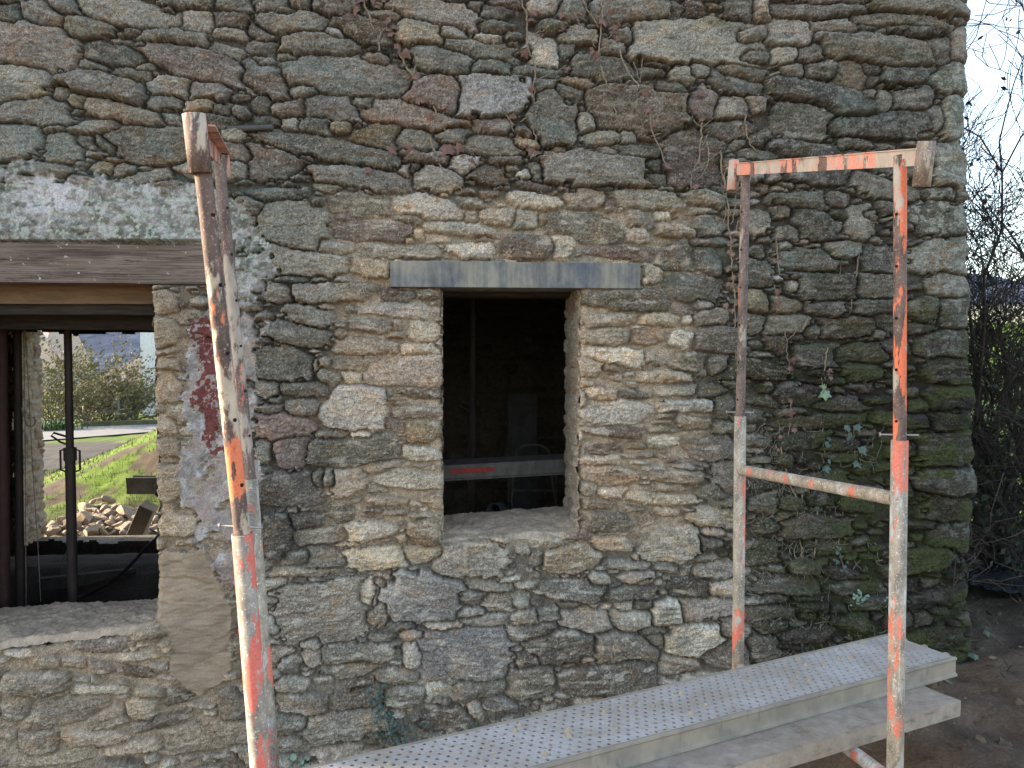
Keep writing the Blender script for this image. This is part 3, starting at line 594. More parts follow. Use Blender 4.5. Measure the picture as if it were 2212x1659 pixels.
g = NG('concrete_lintel'); f1 = g.noise(5, 6, .7, (1, 1, .6)); f2 = g.noise(55, 3, .6, (1, 1, .05)); f3 = g.noise(300, 2, .5)
c_ = g.mix(g.ramp(f1, [(.42, 0.), (.60, 1.)]), (.125, .14, .16), (.30, .285, .235))
c_ = g.mix(.55, c_, g.ramp(f2, [(.32, .5), (.6, 1.)]), 'MULTIPLY'); c_ = g.mix(g.ramp(f3, [(.72, 0.), (.76, .6)]), c_, (.5, .47, .4))
g.bump(f3, .3, .001); M_conc = g.out(c_, .85)
a, b = PY(844, 600, 0), PY(1378, 600, 0)
ln = MB(); ln.box(((a.x+b.x)/2, .08, (ztop+PY(1100, 567, 0).z)/2), (b.x-a.x)/2, .125, (PY(1100, 567, 0).z-ztop)/2-.002)
ln.build('lintel', M_conc, house, .003)
ln = MB(); ln.box(((XL_+XR)/2, .32, ztop+.03), (XR-XL_)/2+.25, .085, .05); ln.build('lintel', M_wood_d, house, .004)
# ================================================================ ground
def zt(x, y):
    """terrain height"""
    x = np.asarray(x, float); y = np.asarray(y, float)
    z = -.48*ss(2.1, .8, x)*ss(2.4, .6, y)*ss(-30, -12, y)-.46*ss(2.5, 4.3, y)-1.0*ss(6., 26., y)-.12*ss(26, 60, y)
    m = np.exp(-(((x+2.7)/2.2)**2+((y-9.0)/2.3)**2))*1.30          # grassy bank behind the house
    z = z+m*ss(5.2, 7.5, y)
    rt = ss(2.3, 4.5, x)
    z = z+rt*(ss(2.0, 9, y)*.35+ss(5, 26, y)*.95)
    z = z+(fbm(x*6, y*6, 4, 604, .6)-.5)*.09*ss(1.2, 2.2, x)*ss(8, 5, y)*ss(6, 5, x)
    z = z+(fbm(x*.9, y*.9, 3, 600)-.5)*.10*ss(4.0, 6, y)+(fbm(x*3.1, y*3.1, 4, 601)-.5)*.05+(fbm(x*14, y*14, 3, 602)-.5)*.02
    return z
def axis(a, b, dense0, dense1, s0, gr):
    v = list(np.arange(dense0, dense1, s0)); st = s0
    while v[-1] < b: st *= gr; v.append(v[-1]+st)
    st = s0; lo = [dense0]
    while lo[-1] > a: st *= gr; lo.append(lo[-1]-st)
    return np.array(lo[:0:-1]+v)
gx = axis(-420, 520, -8.5, 5.5, .045, 1.07); gy = axis(-60, 620, -4., 12., .04, 1.055)
GX, GY = np.meshgrid(gx, gy); GZ = zt(GX, GY)
gpx, gpy = proj(GX, np.maximum(GY, -2.), GZ)
soil = np.array([.085, .066, .048]); grass = np.array([.105, .165, .022]); mud = np.array([.088, .078, .068]); straw = np.array([.26, .22, .11])
n1_ = fbm(GX*2.2, GY*2.2, 4, 610); n2_ = fbm(GX*9, GY*9, 4, 611, .6); n3_ = fbm(GX*.35, GY*.35, 4, 612)
gm = ss(.36, .52, n1_+.25*(n2_-.5))*ss(5.3, 7.2, GY)
gm = np.maximum(gm, ss(18, 24, GY))
Cg = soil*(.55+.9*n2_)[..., None]
front = ss(1., -1., GY); Cg = Cg*(1-front[..., None])+np.array([.135, .096, .066])*(.3+1.3*n2_)[..., None]*front[..., None]
gcol = grass*(.55+.9*n2_)[..., None]; sm_ = ss(.56, .7, fbm(GX*1.3, GY*1.3, 3, 613))[..., None]*.5; gcol = gcol*(1-sm_)+straw*sm_
# muddy field entrance beyond the bank
gpx, gpy = proj(GX, np.maximum(GY, 1.), GZ); jq = (fbm(GX*1.1, GY*.6, 4, 615)-.5)*30
md = ((GY > 10.5) & (GY < 19.5)); mudm = (inpoly(gpx, gpy+jq, [(-60, 962), (140, 958), (322, 950), (290, 984), (240, 1004), (190, 1014), (120, 1040), (-60, 1052)]) & (GY > 8.5))*1.
Cg = Cg*(1-gm[..., None])+gcol*gm[..., None]
Cg = Cg*(1-mudm[..., None])+mud*(.5+.9*n2_)[..., None]*mudm[..., None]
rgt = ss(2.6, 3.6, GX)*ss(4.2, 7, GY)[...]; Cg = Cg*(1-rgt[..., None])+np.array([.075, .13, .03])*(.5+1.*n2_)[..., None]*rgt[..., None]
M_ground = vcol('ground', .95, .8, 60, .01)
gr = gridmesh('ground', np.stack([GX, GY, GZ], -1), np.clip(Cg, .01, .8), M_ground, None); tag(gr, kind='structure')
# puddles in the ruts
M_water = NG('puddle_water'); M_water = M_water.out((.10, .11, .12), .06); 
pd = MB()
for (ppx, ppy, rx, ry) in ():
    c = None
    for H_ in np.arange(5.5, 20, .05):
        q = P(ppx, ppy, H_)
        if q.z < float(zt(q.x, q.y)): c = q; break
    if c is None: continue
    n = 26; vs = [(c.x+rx*math.cos(2*math.pi*k/n)*(.75+.4*random.random()), c.y+ry*2.2*math.sin(2*math.pi*k/n)*(.75+.4*random.random()), c.z+.006) for k in range(n)]
    pd.add(vs, [tuple(range(n))])
# road
rd = MB(); q_ = P(94, 951, 27.4); r0 = Vector((q_.x, q_.y, 0)); rdir = (RGT*.60+FWD*.80).normalized(); r1 = r0+rdir*60; r0 = r0-rdir*45
N_ = 40
vs = []
for i in range(N_+1):
    p = r0.lerp(r1, i/N_); nrm_ = FWD*.60-RGT*.80
    for k in range(5):
        q = p+nrm_*(4.1*k/4); vs.append((q.x, q.y, float(zt(q.x, q.y))*.5-.5*1.46+.05+.03*math.sin(math.pi*k/4)))
rd.add(vs, [(i*5+k, (i+1)*5+k, (i+1)*5+k+1, i*5+k+1) for i in range(N_) for k in range(4)], True)
tag(rd.build('road', simple('asphalt', (.30, .29, .28), (.25, .245, .24), .9, 3, bump=.3)), kind='structure')
# grass blades (stuff)
M_grass = simple('grass_blades', (.15, .22, .035), (.085, .13, .02), .8, 2, bump=0); M_grass.node_tree.nodes['Principled BSDF'].inputs['Roughness'].default_value = .7
gb_ = MB(); rg_ = random.Random(21)
def blades(n, xr, yr, hmin, hmax, cond=None):
    for _ in range(n):
        x, y = rg_.uniform(*xr), rg_.uniform(*yr)
        if cond and not cond(x, y): continue
        z = float(zt(x, y)); hgt = rg_.uniform(hmin, hmax); a = rg_.uniform(0, 6.28); wv = hgt*.10; lx, ly = rg_.uniform(-.4, .4)*hgt, rg_.uniform(-.4, .4)*hgt
        dx, dy = math.cos(a)*wv, math.sin(a)*wv
        gb_.add([(x-dx, y-dy, z-.01), (x+dx, y+dy, z-.01), (x+lx*.5+dx*.6, y+ly*.5+dy*.6, z+hgt*.6), (x+lx, y+ly, z+hgt)], [(0, 1, 2), (0, 2, 3)])
def onbank(x, y): return float(fbm(np.array([x*2.2]), np.array([y*2.2]), 4, 610)[0]) > .42
blades(22000, (-7.5, -1.5), (4.8, 12), .015, .055, onbank)
blades(7000, (2.6, 9), (4.5, 16), .05, .16)
tag(gb_.build('grass', M_grass), 'short bright green grass on the bank and verge behind the house', 'grass', kind='stuff')

# far hill with winter woods, distance haze painted into their bluish colour
hx = np.linspace(-320, 420, 120); hy = np.linspace(95, 300, 50); HX, HY = np.meshgrid(hx, hy)
rise = ss(95, 215, HY); HZ = -2+rise*(21+6*fbm(HX*.012, HY*.01, 3, 700)*2-3)+ss(.3, .8, rise)*(fbm(HX*.14, HY*.14, 4, 701)-.5)*4.5
HZ = HZ-ss(-20, 60, HX)*0
n_ = fbm(HX*.2, HY*.2, 4, 702)
woods = np.array([.070, .085, .125])*(.6+.8*n_)[..., None]; fld = np.array([.12, .20, .05])*(.8+.4*n_)[..., None]; pale = np.array([.42, .42, .30])
rh = ss(-30, 10, HX); k = ss(9.5, 10.8, HZ+20*(1-rh))[..., None]; kp_ = (ss(6.5, 7.5, HZ+20*(1-rh)))[..., None]; HC = fld*(1-kp_)+pale*kp_; HC = HC*(1-k)+woods*k
tag(gridmesh('hill', np.stack([HX, HY, HZ], -1), HC, vcol('hazed_hill_woods', 1, .3, .5, .5, 0.0), None), kind='structure')

# ================================================================ scaffolding
M_rust = paint('rust_tube', (.21, .155, .135), (.62, .17, .09), (.44, .38, .32), .585, .525, 1.)
M_sunpost = paint('sun_brightened_rust_tube', (.18, .125, .105), (.66, .17, .07), (.60, .50, .38), .57, .535, 33., (1.21, 1.40, .12))  # mortar cream raised over the tube to brighten its sunlit edge
M_orange = paint('orange_tube', (.19, .135, .115), (.66, .15, .06), (.52, .46, .40), .49, .56, 4.)
M_cream = paint('mortar_tube', (.44, .38, .30), (.58, .16, .10), (.56, .54, .50), .555, .56, 9.)
M_beam = paint('orange_beam', (.24, .16, .13), (.62, .25, .18), (.56, .46, .38), .46, .49, 15.)
M_collar = paint('collar_tube', (.30, .235, .19), (.55, .14, .09), (.50, .43, .34), .66, .50, 21.)
M_lred = paint('red_worn_tube', (.40, .34, .28), (.56, .12, .08), (.55, .53, .50), .49, .62, 27.)
M_hole_shade = NG('hole_shade_black').out((.012, .010, .010), .9)  # near-black colour stands in for the shade inside a pin hole
M_screw = NG('screw_steel').out((.45, .43, .40), .4, .7)
rU, rL, rC = .0182, .0238, .0238
def trestle(label, nt_, nj, nb, ft, fj, fb, cn, cf, bn, bf, mats, holes_side):
    """nt/nj/nb near post top / joint / foot, ft/fj/fb the same for the post by the wall, cn/cf collars (two ends), bn/bf beam centre line"""
    root = empty('scaffold_trestle', (nb.x, nb.y, 0), label=label, cat='trestle', group='adjustable tube trestles carrying the planks')
    for (t_, j_, b_, m1, m2) in ((nt_, nj, nb, mats[0], mats[1]), (ft, fj, fb, mats[2], mats[3])):
        d = (j_-t_).normalized()
        up_ = MB(); up_.tube([t_, t_.lerp(j_, .5), j_+d*.10], rU, 20); po = up_.build('post', m1, root)
        lo_ = MB(); lo_.pipe(b_, j_, rL, rU+.0015, 24); le = lo_.build('leg', m2, root)
        side = RGT*holes_side*.82-FWD*.57
        side = side.normalized(); L_ = (j_-t_).length; q = .17
        while q < L_-.03:
            c = t_+d*q+side*(rU-.0006); MB().tube([c, c+side*.0012], .0046, 12).build('hole_shade_disc', M_hole_shade, po); q += .0745+.075  # flat dark discs on the tube, no real holes
        s1 = j_-d*.016; ax = (RGT*.98-FWD*.2).normalized()
        sc_ = MB(); sc_.tube([s1-ax*.052, s1+ax*.052], .0024, 8); sc_.tube([s1-ax*.056, s1-ax*.052], .0065, 10)
        for i in range(9): sc_.tube([s1+ax*(.026+i*.0029), s1+ax*(.0275+i*.0029)], .0033, 8)
        sc_.build('screw', M_screw, root)
    for c_, m_ in ((cn, mats[4]), (cf, mats[5])):
        o = MB(); o.pipe(c_[1], c_[0], rC, rC-.004, 28); o.build('collar', m_, root)
    d = (bf-bn).normalized(); zz = Vector((0, 0, 1)); u = d.cross(zz).normalized(); v = u.cross(d).normalized()
    if v.z < 0: v = -v
    prof = [(-.002, -.024), (.002, -.024), (.002, .020), (.030, .020), (.030, .024), (-.006, .024), (-.006, .020), (-.002, .020)]
    o = MB(); o.extr(prof, bn, bf, u, v); o.build('beam', mats[6], root, .0008)
    for tt in (nt_, ft):
        c = tt+Vector((0, 0, -.02))-FWD*.020+RGT*.002; MB().tube([c, c-FWD*.008], .007, 6).build('bolt', mats[0], root)
    return root
def bars(root, a, b, mat, name='crossbar', r=.0212, ins=.02):
    d = (b-a).normalized(); o = MB(); m_ = [a+d*ins+(b-a-2*ins*d)*t for t in (0, .25, .5, .75, 1)]; o.tube(m_, r, 20); o.build(name, mat, root)
HN, HF = 2.43, 3.35
near_f = P(1943, 1240, HN); near_f = Vector((near_f.x, near_f.y, float(zt(near_f.x, near_f.y))))
far_f = P(1595, 1400, HF); far_f = Vector((far_f.x, far_f.y, float(zt(far_f.x, far_f.y))))
tr = trestle('upright trestle by the mossy corner, its near post and top beam orange',
        P(1944.5, 336, HN), P(1943.5, 951, HN), near_f, P(1611, 366, HF), P(1599, 899, HF), far_f,
        (P(2001.5, 305, 2.31), P(1990, 403, 2.335)), (P(1588, 348, 3.41), P(1582, 413, 3.40)),
        P(1986, 339, 2.345), P(1586, 366, 3.40), (M_orange, M_cream, M_rust, M_cream, M_collar, M_beam, M_beam), -1)
zc = P(1943, 1079, HN); zf_ = P(1597, 1014.5, HF)
bars(tr, zf_, zc, M_cream); bars(tr, Vector((far_f.x, far_f.y, .262)), Vector((near_f.x, near_f.y, .262)), M_cream)
ln_ = lambda x, y, H: P(x, y, H)
f1 = ln_(563, 1659, 1.96); f0 = ln_(528, 1207, 1.90); dd = (f1-f0).normalized(); nfoot = f1+dd*((f1.z+.47)/-dd.z)
g1 = ln_(588, 1659, 2.82); g0 = ln_(541, 1060, 2.78); dd = (g1-g0).normalized(); ffoot = g1+dd*((g1.z+.47)/-dd.z)
tl = trestle('leaning trestle before the plastered pier, its rusty near post edged by sunlight',
        ln_(430, 290, 1.79), ln_(523, 1152, 1.89), nfoot, ln_(472, 335, 2.72), ln_(541, 1034, 2.78), ffoot,
        (ln_(418.6, 247, 1.775), ln_(433.5, 374.5, 1.785)), (ln_(478, 322, 2.86), ln_(484, 385, 2.87)),
        ln_(434, 292, 1.82), ln_(478, 345, 2.86), (M_sunpost, M_lred, M_rust, M_cream, M_sunpost, M_beam, M_beam), 1)
for zz in (1.07, .262):
    t1 = (f1.z-zz)/(f1.z-f0.z); a = f1.lerp(f0, t1); t2 = (g1.z-zz)/(g1.z-g0.z); b = g1.lerp(g0, t2); bars(tl, a, b, M_cream)
# ---- perforated steel deck
DZ = .41
A = PZ(1922, 1370, DZ); Bc = PZ(2053, 1422, DZ); Cc_ = PZ(700, 1650, DZ)
ld = (Cc_-A).normalized(); wd = Vector((-ld.y, ld.x, 0)); wd = wd if wd.dot(Bc-A) > 0 else -wd
DW = abs((Bc-A).dot(wd)); DL = (Cc_-A).length+1.0
g = NG('galvanised_deck'); f1 = g.noise(5, 5, .6); f2 = g.noise(60, 4, .6); f3 = g.noise(260, 2, .5)
c_ = g.mix(g.ramp(f1, [(.38, 0.), (.62, 1.)]), (.40, .365, .325), (.52, .505, .50)); c_ = g.mix(g.ramp(f2, [(.55, 0.), (.66, .8)]), c_, (.42, .35, .27)); c_ = g.mix(.5, c_, g.ramp(f3, [(.3, .65), (.7, 1.)]), 'MULTIPLY')
g.bump(f2, .35, .0015); M_deck = g.out(c_, .7, .0)
g = NG('deck_side'); f1 = g.noise(9, 5, .6); f2 = g.noise(40, 5, .6, (1, 1, .25)); c_ = g.mix(g.ramp(f1, [(.4, 0.), (.6, 1.)]), (.33, .285, .225), (.235, .21, .175)); c_ = g.mix(g.ramp(f2, [(.60, 0.), (.72, .6)]), c_, (.16, .13, .10)); g.bump(f2, .3, .001); M_dside = g.out(c_, .8)
deck = empty('scaffold_deck', (A.x, A.y, DZ-.07), label='grey perforated steel scaffold deck lying over the timber plank', cat='scaffold deck')
tp = MB(); rows = 11; pw_ = .0245; mg_ = (DW-rows*pw_)/2; hr = .0067
def dp(u, v, z=0.): q = A+ld*u+wd*v; return (q.x, q.y, DZ+z)
for r_ in range(rows):
    v0 = mg_+r_*pw_; ncell = int((DL-.10)/.034); off_ = .05+(r_ % 2)*.017
    tp.add([dp(0, v0), dp(off_, v0), dp(off_, v0+pw_), dp(0, v0+pw_)], [(0, 1, 2, 3)])
    for c_i in range(ncell-1):
        u0 = off_+c_i*.034; cx_, cy_ = u0+.017, v0+pw_/2
        sq = [(u0, v0), (cx_, v0), (u0+.034, v0), (u0+.034, cy_), (u0+.034, v0+pw_), (cx_, v0+pw_), (u0, v0+pw_), (u0, cy_)]
        ring = [(cx_+hr*math.cos(t), cy_+hr*math.sin(t)) for t in [math.radians(225+45*k) for k in range(8)]]
        vs = [dp(*p) for p in sq]+[dp(p[0], p[1], .0) for p in ring]+[dp(p[0], p[1], -.004) for p in ring]
        tp.add(vs, [(k, (k+1) % 8, 8+(k+1) % 8, 8+k) for k in range(8)]+[(8+k, 8+(k+1) % 8, 16+(k+1) % 8, 16+k) for k in range(8)])
    u1 = off_+(ncell-1)*.034; tp.add([dp(u1, v0), dp(DL, v0), dp(DL, v0+pw_), dp(u1, v0+pw_)], [(0, 1, 2, 3)])
for v0, v1 in ((.008, mg_), (DW-mg_, DW-.008)): tp.add([dp(0, v0), dp(DL, v0), dp(DL, v1), dp(0, v1)], [(0, 1, 2, 3)])
tp.build('deck_top', M_deck, deck)
Zv = Vector((0, 0, 1)); A0 = Vector(dp(0, 0)); A1 = Vector(dp(DL, 0))
for sgn, base_v in ((-1, .008), (1, DW-.008)):
    prof = [(0, 0), (.010, .003), (.016, 0), (.017, -.006), (.012, -.012), (.012, -.056), (.020, -.062), (.020, -.068), (-.016, -.068), (-.016, -.065), (.008, -.062), (.008, -.012), (0, -.003)]
    prof = [(sgn*a+base_v, b) for a, b in prof]
    s_ = MB(); s_.extr(prof, A0+ld*.0, A1, wd, Zv); s_.build('side_rail', M_dside, deck)
hk = MB()
for v_ in (.05, DW-.05, DW/2):
    c = Vector(dp(-.0, v_, -.006)); pts = [c+ld*.02, c-ld*.02, c-ld*.032+Zv*-.006, c-ld*.037+Zv*-.020, c-ld*.034+Zv*-.036]
    hk.tube(pts, .006, 8)
hk.box(Vector(dp(.002, DW/2, -.034)), .002, DW/2-.014, .026, (ld, wd, Zv))
hk.build('end_hook', M_dside, deck)
crumb = MB(); rc = random.Random(5)
for _ in range(150):
    u, v = rc.uniform(.1, DL-.1), rc.uniform(.02, DW-.02); r_ = rc.choice((.003, .004, .005, .006, .009, .013)); c = Vector(dp(u, v, r_*.3))
    ring = [c+Vector((math.cos(t)*r_*rc.uniform(.7, 1.3), math.sin(t)*r_*rc.uniform(.7, 1.3), -r_*.4)) for t in [k*1.047 for k in range(6)]]
    crumb.add(ring+[c+Vector((0, 0, r_*.6))], [(k, (k+1) % 6, 6) for k in range(6)])
tag(crumb.build('mortar_crumbs', simple('dry_mortar', (.44, .36, .26), (.34, .28, .2), .95, 30)), 'crumbs of dry mortar scattered over the perforated deck', 'mortar', kind='stuff')
# ---- timber plank under it
PZ_ = DZ-.070
pa = PZ(2075.5, 1514, PZ_); pb = PZ(1639, 1640, PZ_); pl_d = (pb-pa).normalized(); pw2 = Vector((-pl_d.y, pl_d.x, 0)); pc_ = PZ(1990, 1480, PZ_)
if pw2.dot(pc_-pa) < 0: pw2 = -pw2
PW = max(.22, abs((pc_-pa).dot(pw2))); PLN = 3.3
g = NG('mortar_caked_timber'); f1 = g.noise(4, 5, .6); f2 = g.noise(26, 6, .7, (1, 1, 1)); f3 = g.noise(200, 2, .5)
c_ = g.mix(g.ramp(f1, [(.4, 0.), (.62, 1.)]), (.36, .30, .235), (.43, .37, .31)); c_ = g.mix(g.ramp(g.noise(7, 6, .7), [(.60, 0.), (.70, .7)]), c_, (.20, .13, .075)); c_ = g.mix(g.ramp(g.noise(18, 7, .75, (.5, 1, 3)), [(.56, 0.), (.66, .75)]), c_, (.17, .13, .10)); c_ = g.mix(.75, c_, g.ramp(f2, [(.3, .55), (.65, 1.)]), 'MULTIPLY')
g.bump(f2, .5, .003); M_plank = g.out(c_, .92)
pk = MB(); nU, nV = 90, 10; vsx = []
for i in range(nU+1):
    for (v, z) in [(0, -.054), (0, -.036), (0, -.018), (0, 0)]+[(PW*k/6, 0) for k in range(1, 7)]+[(PW, -.027), (PW, -.054), (PW*.5, -.054)]:
        q = pa+pl_d*(PLN*i/nU)+pw2*v; d_ = (float(fbm(np.array([i*.22]), np.array([v*30+z*40+3]), 3, 800)[0])-.5)*.006
        vsx.append((q.x-(pw2.x*d_ if v == 0 else 0), q.y-(pw2.y*d_ if v == 0 else 0), PZ_+z+(d_ if z == 0 else 0)))
m = 13; pk.add(vsx, [(i*m+j, i*m+(j+1) % m, (i+1)*m+(j+1) % m, (i+1)*m+j) for i in range(nU) for j in range(m)])
pk.add(vsx[:m], [tuple(range(m))]); pk.add(vsx[-m:], [tuple(range(m))[::-1]])
tag(pk.build('plank', M_plank, None), 'thick mortar caked timber plank under the perforated deck', 'plank')
# ================================================================ things inside the house
M_prop = simple('dark_steel_prop', (.075, .055, .045), (.04, .032, .03), .7, 20, (1, 1, .3))
M_red = simple('red_steel', (.07, .03, .026), (.04, .02, .018), .7, 20)
def prop(pxt, pyt, pxb, Y, label, zlo=-.2, mat=M_prop, r0=.020, r1=.026, yj=975, group='steel props inside the house', handle=True):
    t = PY(pxt, pyt, Y); b = PY(pxb, 1200, Y); b.z = zlo; j = PY(pxt*.5+pxb*.5, yj, Y); k = (t.z-j.z)/(t.z-zlo); j = t.lerp(b, k)
    root = empty('steel_prop', (b.x, b.y, zlo), label=label, cat='prop', group=group)
    MB().tube([t, j], r0, 14).build('inner_tube', mat, root); MB().tube([j, b], r1, 14).build('outer_tube', mat, root)
    MB().box(t+Vector((0, 0, -.003)), .06, .06, .003).build('head_plate', mat, root); MB().box(b+Vector((0, 0, .003)), .06, .06, .003).build('base_plate', mat, root)
    if handle:
        MB().tube([j+Vector((0, 0, -.05)), j+Vector((0, 0, .02))], r1*1.25, 14).build('collar_nut', mat, root)
        h_ = MB()
        for s in (-1, 1):
            h_.tube([j+RGT*s*r1+Vector((0, 0, .01)), j+RGT*s*.052+Vector((0, 0, .005)), j+RGT*s*.052+Vector((0, 0, -.10)), j+RGT*s*r1+Vector((0, 0, -.11))], .006, 6)
        h_.build('handle', mat, root)
        MB().tube([j+Vector((0, 0, .03)), j-RGT*.05+Vector((0, 0, .05)), j-RGT*.10+Vector((0, 0, .085)), j-RGT*.085+Vector((0, 0, .10)), j+Vector((0, 0, .075))], .006, 6).build('pin', mat, root)
    return root
prop(146, 700, 155, .78, 'dark steel prop standing upright across the view of the road')
prop(1022, 630, 1020, 1.3, 'rusty steel prop standing in the dark behind the small window', mat=M_prop, yj=900)
prop(2, 640, 2, .70, 'broad reddish post at the left edge inside the larger opening', mat=M_red, r0=.030, r1=.033, handle=False, group=None)
prop(36, 640, 40, .95, 'slim grey prop close beside the reddish post', mat=M_prop, r0=.022, r1=.024, yj=1180, handle=False)
M_rope = simple('rope', (.30, .26, .21), (.2, .17, .14), .9, 80)
def cordo(name, pts, r, mat, label, cat):
    o = MB(); o.tube(pts, r, 6); return tag(o.build(name, mat), label, cat)
Yc = .9
cordo('cord', [PY(51, 680, Yc), PY(52, 780, Yc), PY(54, 900, Yc), PY(55, 1030, Yc), PY(56, 1250, Yc), PY(57, 1330, Yc)], .0022, M_rope, 'straight cord hanging down inside the larger opening', 'cord')
hk_ = empty('hanging_hook', PY(60, 900, Yc), label='grey cord ending in an open curled hook beside the jamb', cat='hook')
MB().tube([PY(52, 680, Yc+.02), PY(58, 770, Yc), PY(65, 900, Yc), PY(71, 1020, Yc), PY(82, 1180, Yc), PY(88, 1300, Yc)], .0022, 6).build('cord', M_rope, hk_)
arc = [PY(66+10.5*math.cos(t), 910+11*math.sin(t), Yc-.01) for t in [math.radians(a) for a in range(-60, 190, 20)]]+[PY(50, 893, Yc-.01), PY(46, 880, Yc-.01)]
MB().tube(arc, .004, 6).build('hook', M_rope, hk_)
M_hose = simple('hose', (.07, .05, .05), (.045, .03, .03), .45, 20)
hp = [(352, 1110, 2.4), (346, 1152, 2.2), (332, 1168, 2.0), (312, 1186, 1.9), (290, 1212, 1.8), (262, 1240, 1.7), (228, 1263, 1.6), (190, 1282, 1.5), (150, 1300, 1.4), (120, 1312, 1.35), (90, 1330, 1.3)]
cordo('hose', [PY(*p) for p in hp], .012, M_hose, 'dark hose curving down from the rear opening into the room', 'hose')
cordo('wire', [PY(178, 1150, 2.9), PY(150, 1178, 2.6), PY(132, 1215, 2.3), PY(118, 1262, 2.2)], .003, M_rope, 'thin bent wire by the foot of the rear jamb', 'wire')
M_gw = simple('grey_board', (.17, .145, .12), (.10, .085, .07), .9, 8, (.6, 5, 5))
def boardp(name, a, b, thick, wide, mat, label, cat, up=Vector((0, 0, 1))):
    d = (b-a).normalized(); s = d.cross(up).normalized(); u = s.cross(d); o = MB()
    o.box((a+b)/2, (b-a).length/2, thick/2, wide/2, (d, s, u)); ob = o.build(name, mat, None, .004); return tag(ob, label, cat)
boardp('board', PY(86, 1262, 1.9), PY(292, 1240, 2.2), .05, .085, M_gw, 'grey board lying low across the dark room', 'board')
# leaning block and trough on the rear sill
q0, q1 = PY(283, 1180, YB+.15), PY(322, 1092, YB+.05)
M_block = simple('sunlit_timber', (.30, .26, .20), (.20, .17, .13), .9, 12, (5, 5, 1))
boardp('timber_block', q0, q1, .14, .14, M_block, 'squared timber leaning in the right side of the rear opening', 'timber', Vector((0, 1, .1)))
tq = empty('steel_trough', PY(300, 1060, INY+.1), label='grey folded steel trough resting above the leaning timber', cat='trough')
a, b = PY(281, 1052, YB+.3), PY(352, 1052, YB+.3); d = (b-a).normalized()
prof = [(-.1, .10), (-.085, .10), (-.075, -.04), (.075, -.04), (.085, .10), (.1, .10), (.09, -.055), (-.09, -.055)]
M_steelg = simple('grey_steel', (.22, .225, .22), (.14, .145, .14), .6, 10)
MB().extr(prof, a, b, Vector((0, 1, 0)), Vector((0, 0, 1))).build('trough_body', M_steelg, tq)
MB().box((a+b)/2+Vector((0, -.10, .085)), (b-a).length/2, .008, .022).build('rolled_edge', M_steelg, tq)
# seen through the small window
dkm = empty('scaffold_beam', PY(1095, 1020, .62), label='grey steel deck with a red stripe across the small window, inside', cat='scaffold deck')
a, b = PY(930, 1022, .55), PY(1300, 1002, .62); d = (b-a).normalized(); s = Vector((d.y, -d.x, 0)).normalized(); s = s if s.y > 0 else -s
M_indeck = simple('dusty_deck', (.17, .155, .135), (.10, .095, .085), .85, 20, (1, 1, .4))
prof = [(0, -.035), (0, .028), (.004, .036), (.24, .036), (.24, .030), (.008, .028), (.008, -.035), (-.006, -.041), (-.006, -.046), (.012, -.046), (.012, -.041)]
MB().extr(prof, a, b, s, Vector((0, 0, 1))).build('deck_rail', M_indeck, dkm)
ra, rb = a.lerp(b, (968-930)/370), a.lerp(b, (1066-930)/370); o = MB()
n_ = 30; vs = []
for i in range(n_+1):
    t = i/n_; e = min(1, math.sqrt(max(0, 1-(abs(2*t-1))**14))); q = ra.lerp(rb, t)-s*.0035
    vs += [q+Vector((0, 0, .004+.013*e*random.uniform(.85, 1.1))), q+Vector((0, 0, .004-.013*e*random.uniform(.85, 1.15)))]
o.add(vs, [(2*i, 2*i+1, 2*i+3, 2*i+2) for i in range(n_)]); o.build('red_stripe', simple('red_label', (.42, .05, .04), (.25, .035, .03), .6, 40), dkm)
M_tru = simple('truck_tube', (.20, .17, .13), (.12, .10, .08), .6, 25)
ht = empty('hand_truck', PY(1140, 1200, 1.5), label='tubular hand truck with a rounded top loop behind the inner deck', cat='hand truck')
loop = [(1106, 1105), (1109, 1040), (1112, 1000), (1118, 972), (1132, 962), (1150, 960), (1170, 962), (1184, 972), (1190, 1000), (1194, 1040), (1203, 1105)]
MB().tube([PY(x, y, 1.5) for x, y in loop], .0085, 8).build('frame_loop', M_tru, ht)
MB().tube([PY(1112, 1010, 1.5), PY(1191, 1010, 1.5)], .007, 8).build('cross_rail', M_tru, ht)
MB().tube([PY(1108, 1060, 1.5), PY(1196, 1060, 1.5)], .007, 8).build('cross_rail', M_tru, ht)
for x in (1099, 1203):
    MB().tube([PY(x, 1105, 1.5), PY(x-2, 1020, 1.49)], .004, 6).build('brace', M_tru, ht)
pn = empty('panel_door', PY(1120, 900, 2.4), label='tall pale panelled door leaning on the back wall in the dark', cat='door')
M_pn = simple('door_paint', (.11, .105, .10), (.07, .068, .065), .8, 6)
c0 = PY(1128, 985, 2.5); w2 = (PY(1157, 900, 2.5).x-PY(1094, 900, 2.5).x)/2; h2 = (PY(1128, 850, 2.5).z-PY(1128, 1120, 2.5).z)/2
MB().box(c0, w2, .02, h2).build('door_leaf', M_pn, pn)
for fx in (-.5, .42):
    for fz, hz in ((.45, .42), (-.5, .40)):
        MB().box(c0+Vector((w2*fx, -.022, h2*fz)), w2*.34, .006, h2*hz*.85).build('panel', M_pn, pn, .004)
bk = empty('plastic_bucket', PY(1070, 1100, 1.6), label='small pale bucket lying on its side beyond the small sill', cat='bucket')
o = MB(); a, b = PY(1066, 1105, 1.6), PY(1092, 1100, 1.75); o.pipe(a, b, .055, .052, 20); o.build('bucket_body', simple('bucket_plastic', (.25, .25, .25), (.18, .18, .18), .5, 10), bk)
MB().tube([b-(b-a).normalized()*.004, b], .053, 20).build('bucket_base', M_indeck, bk)

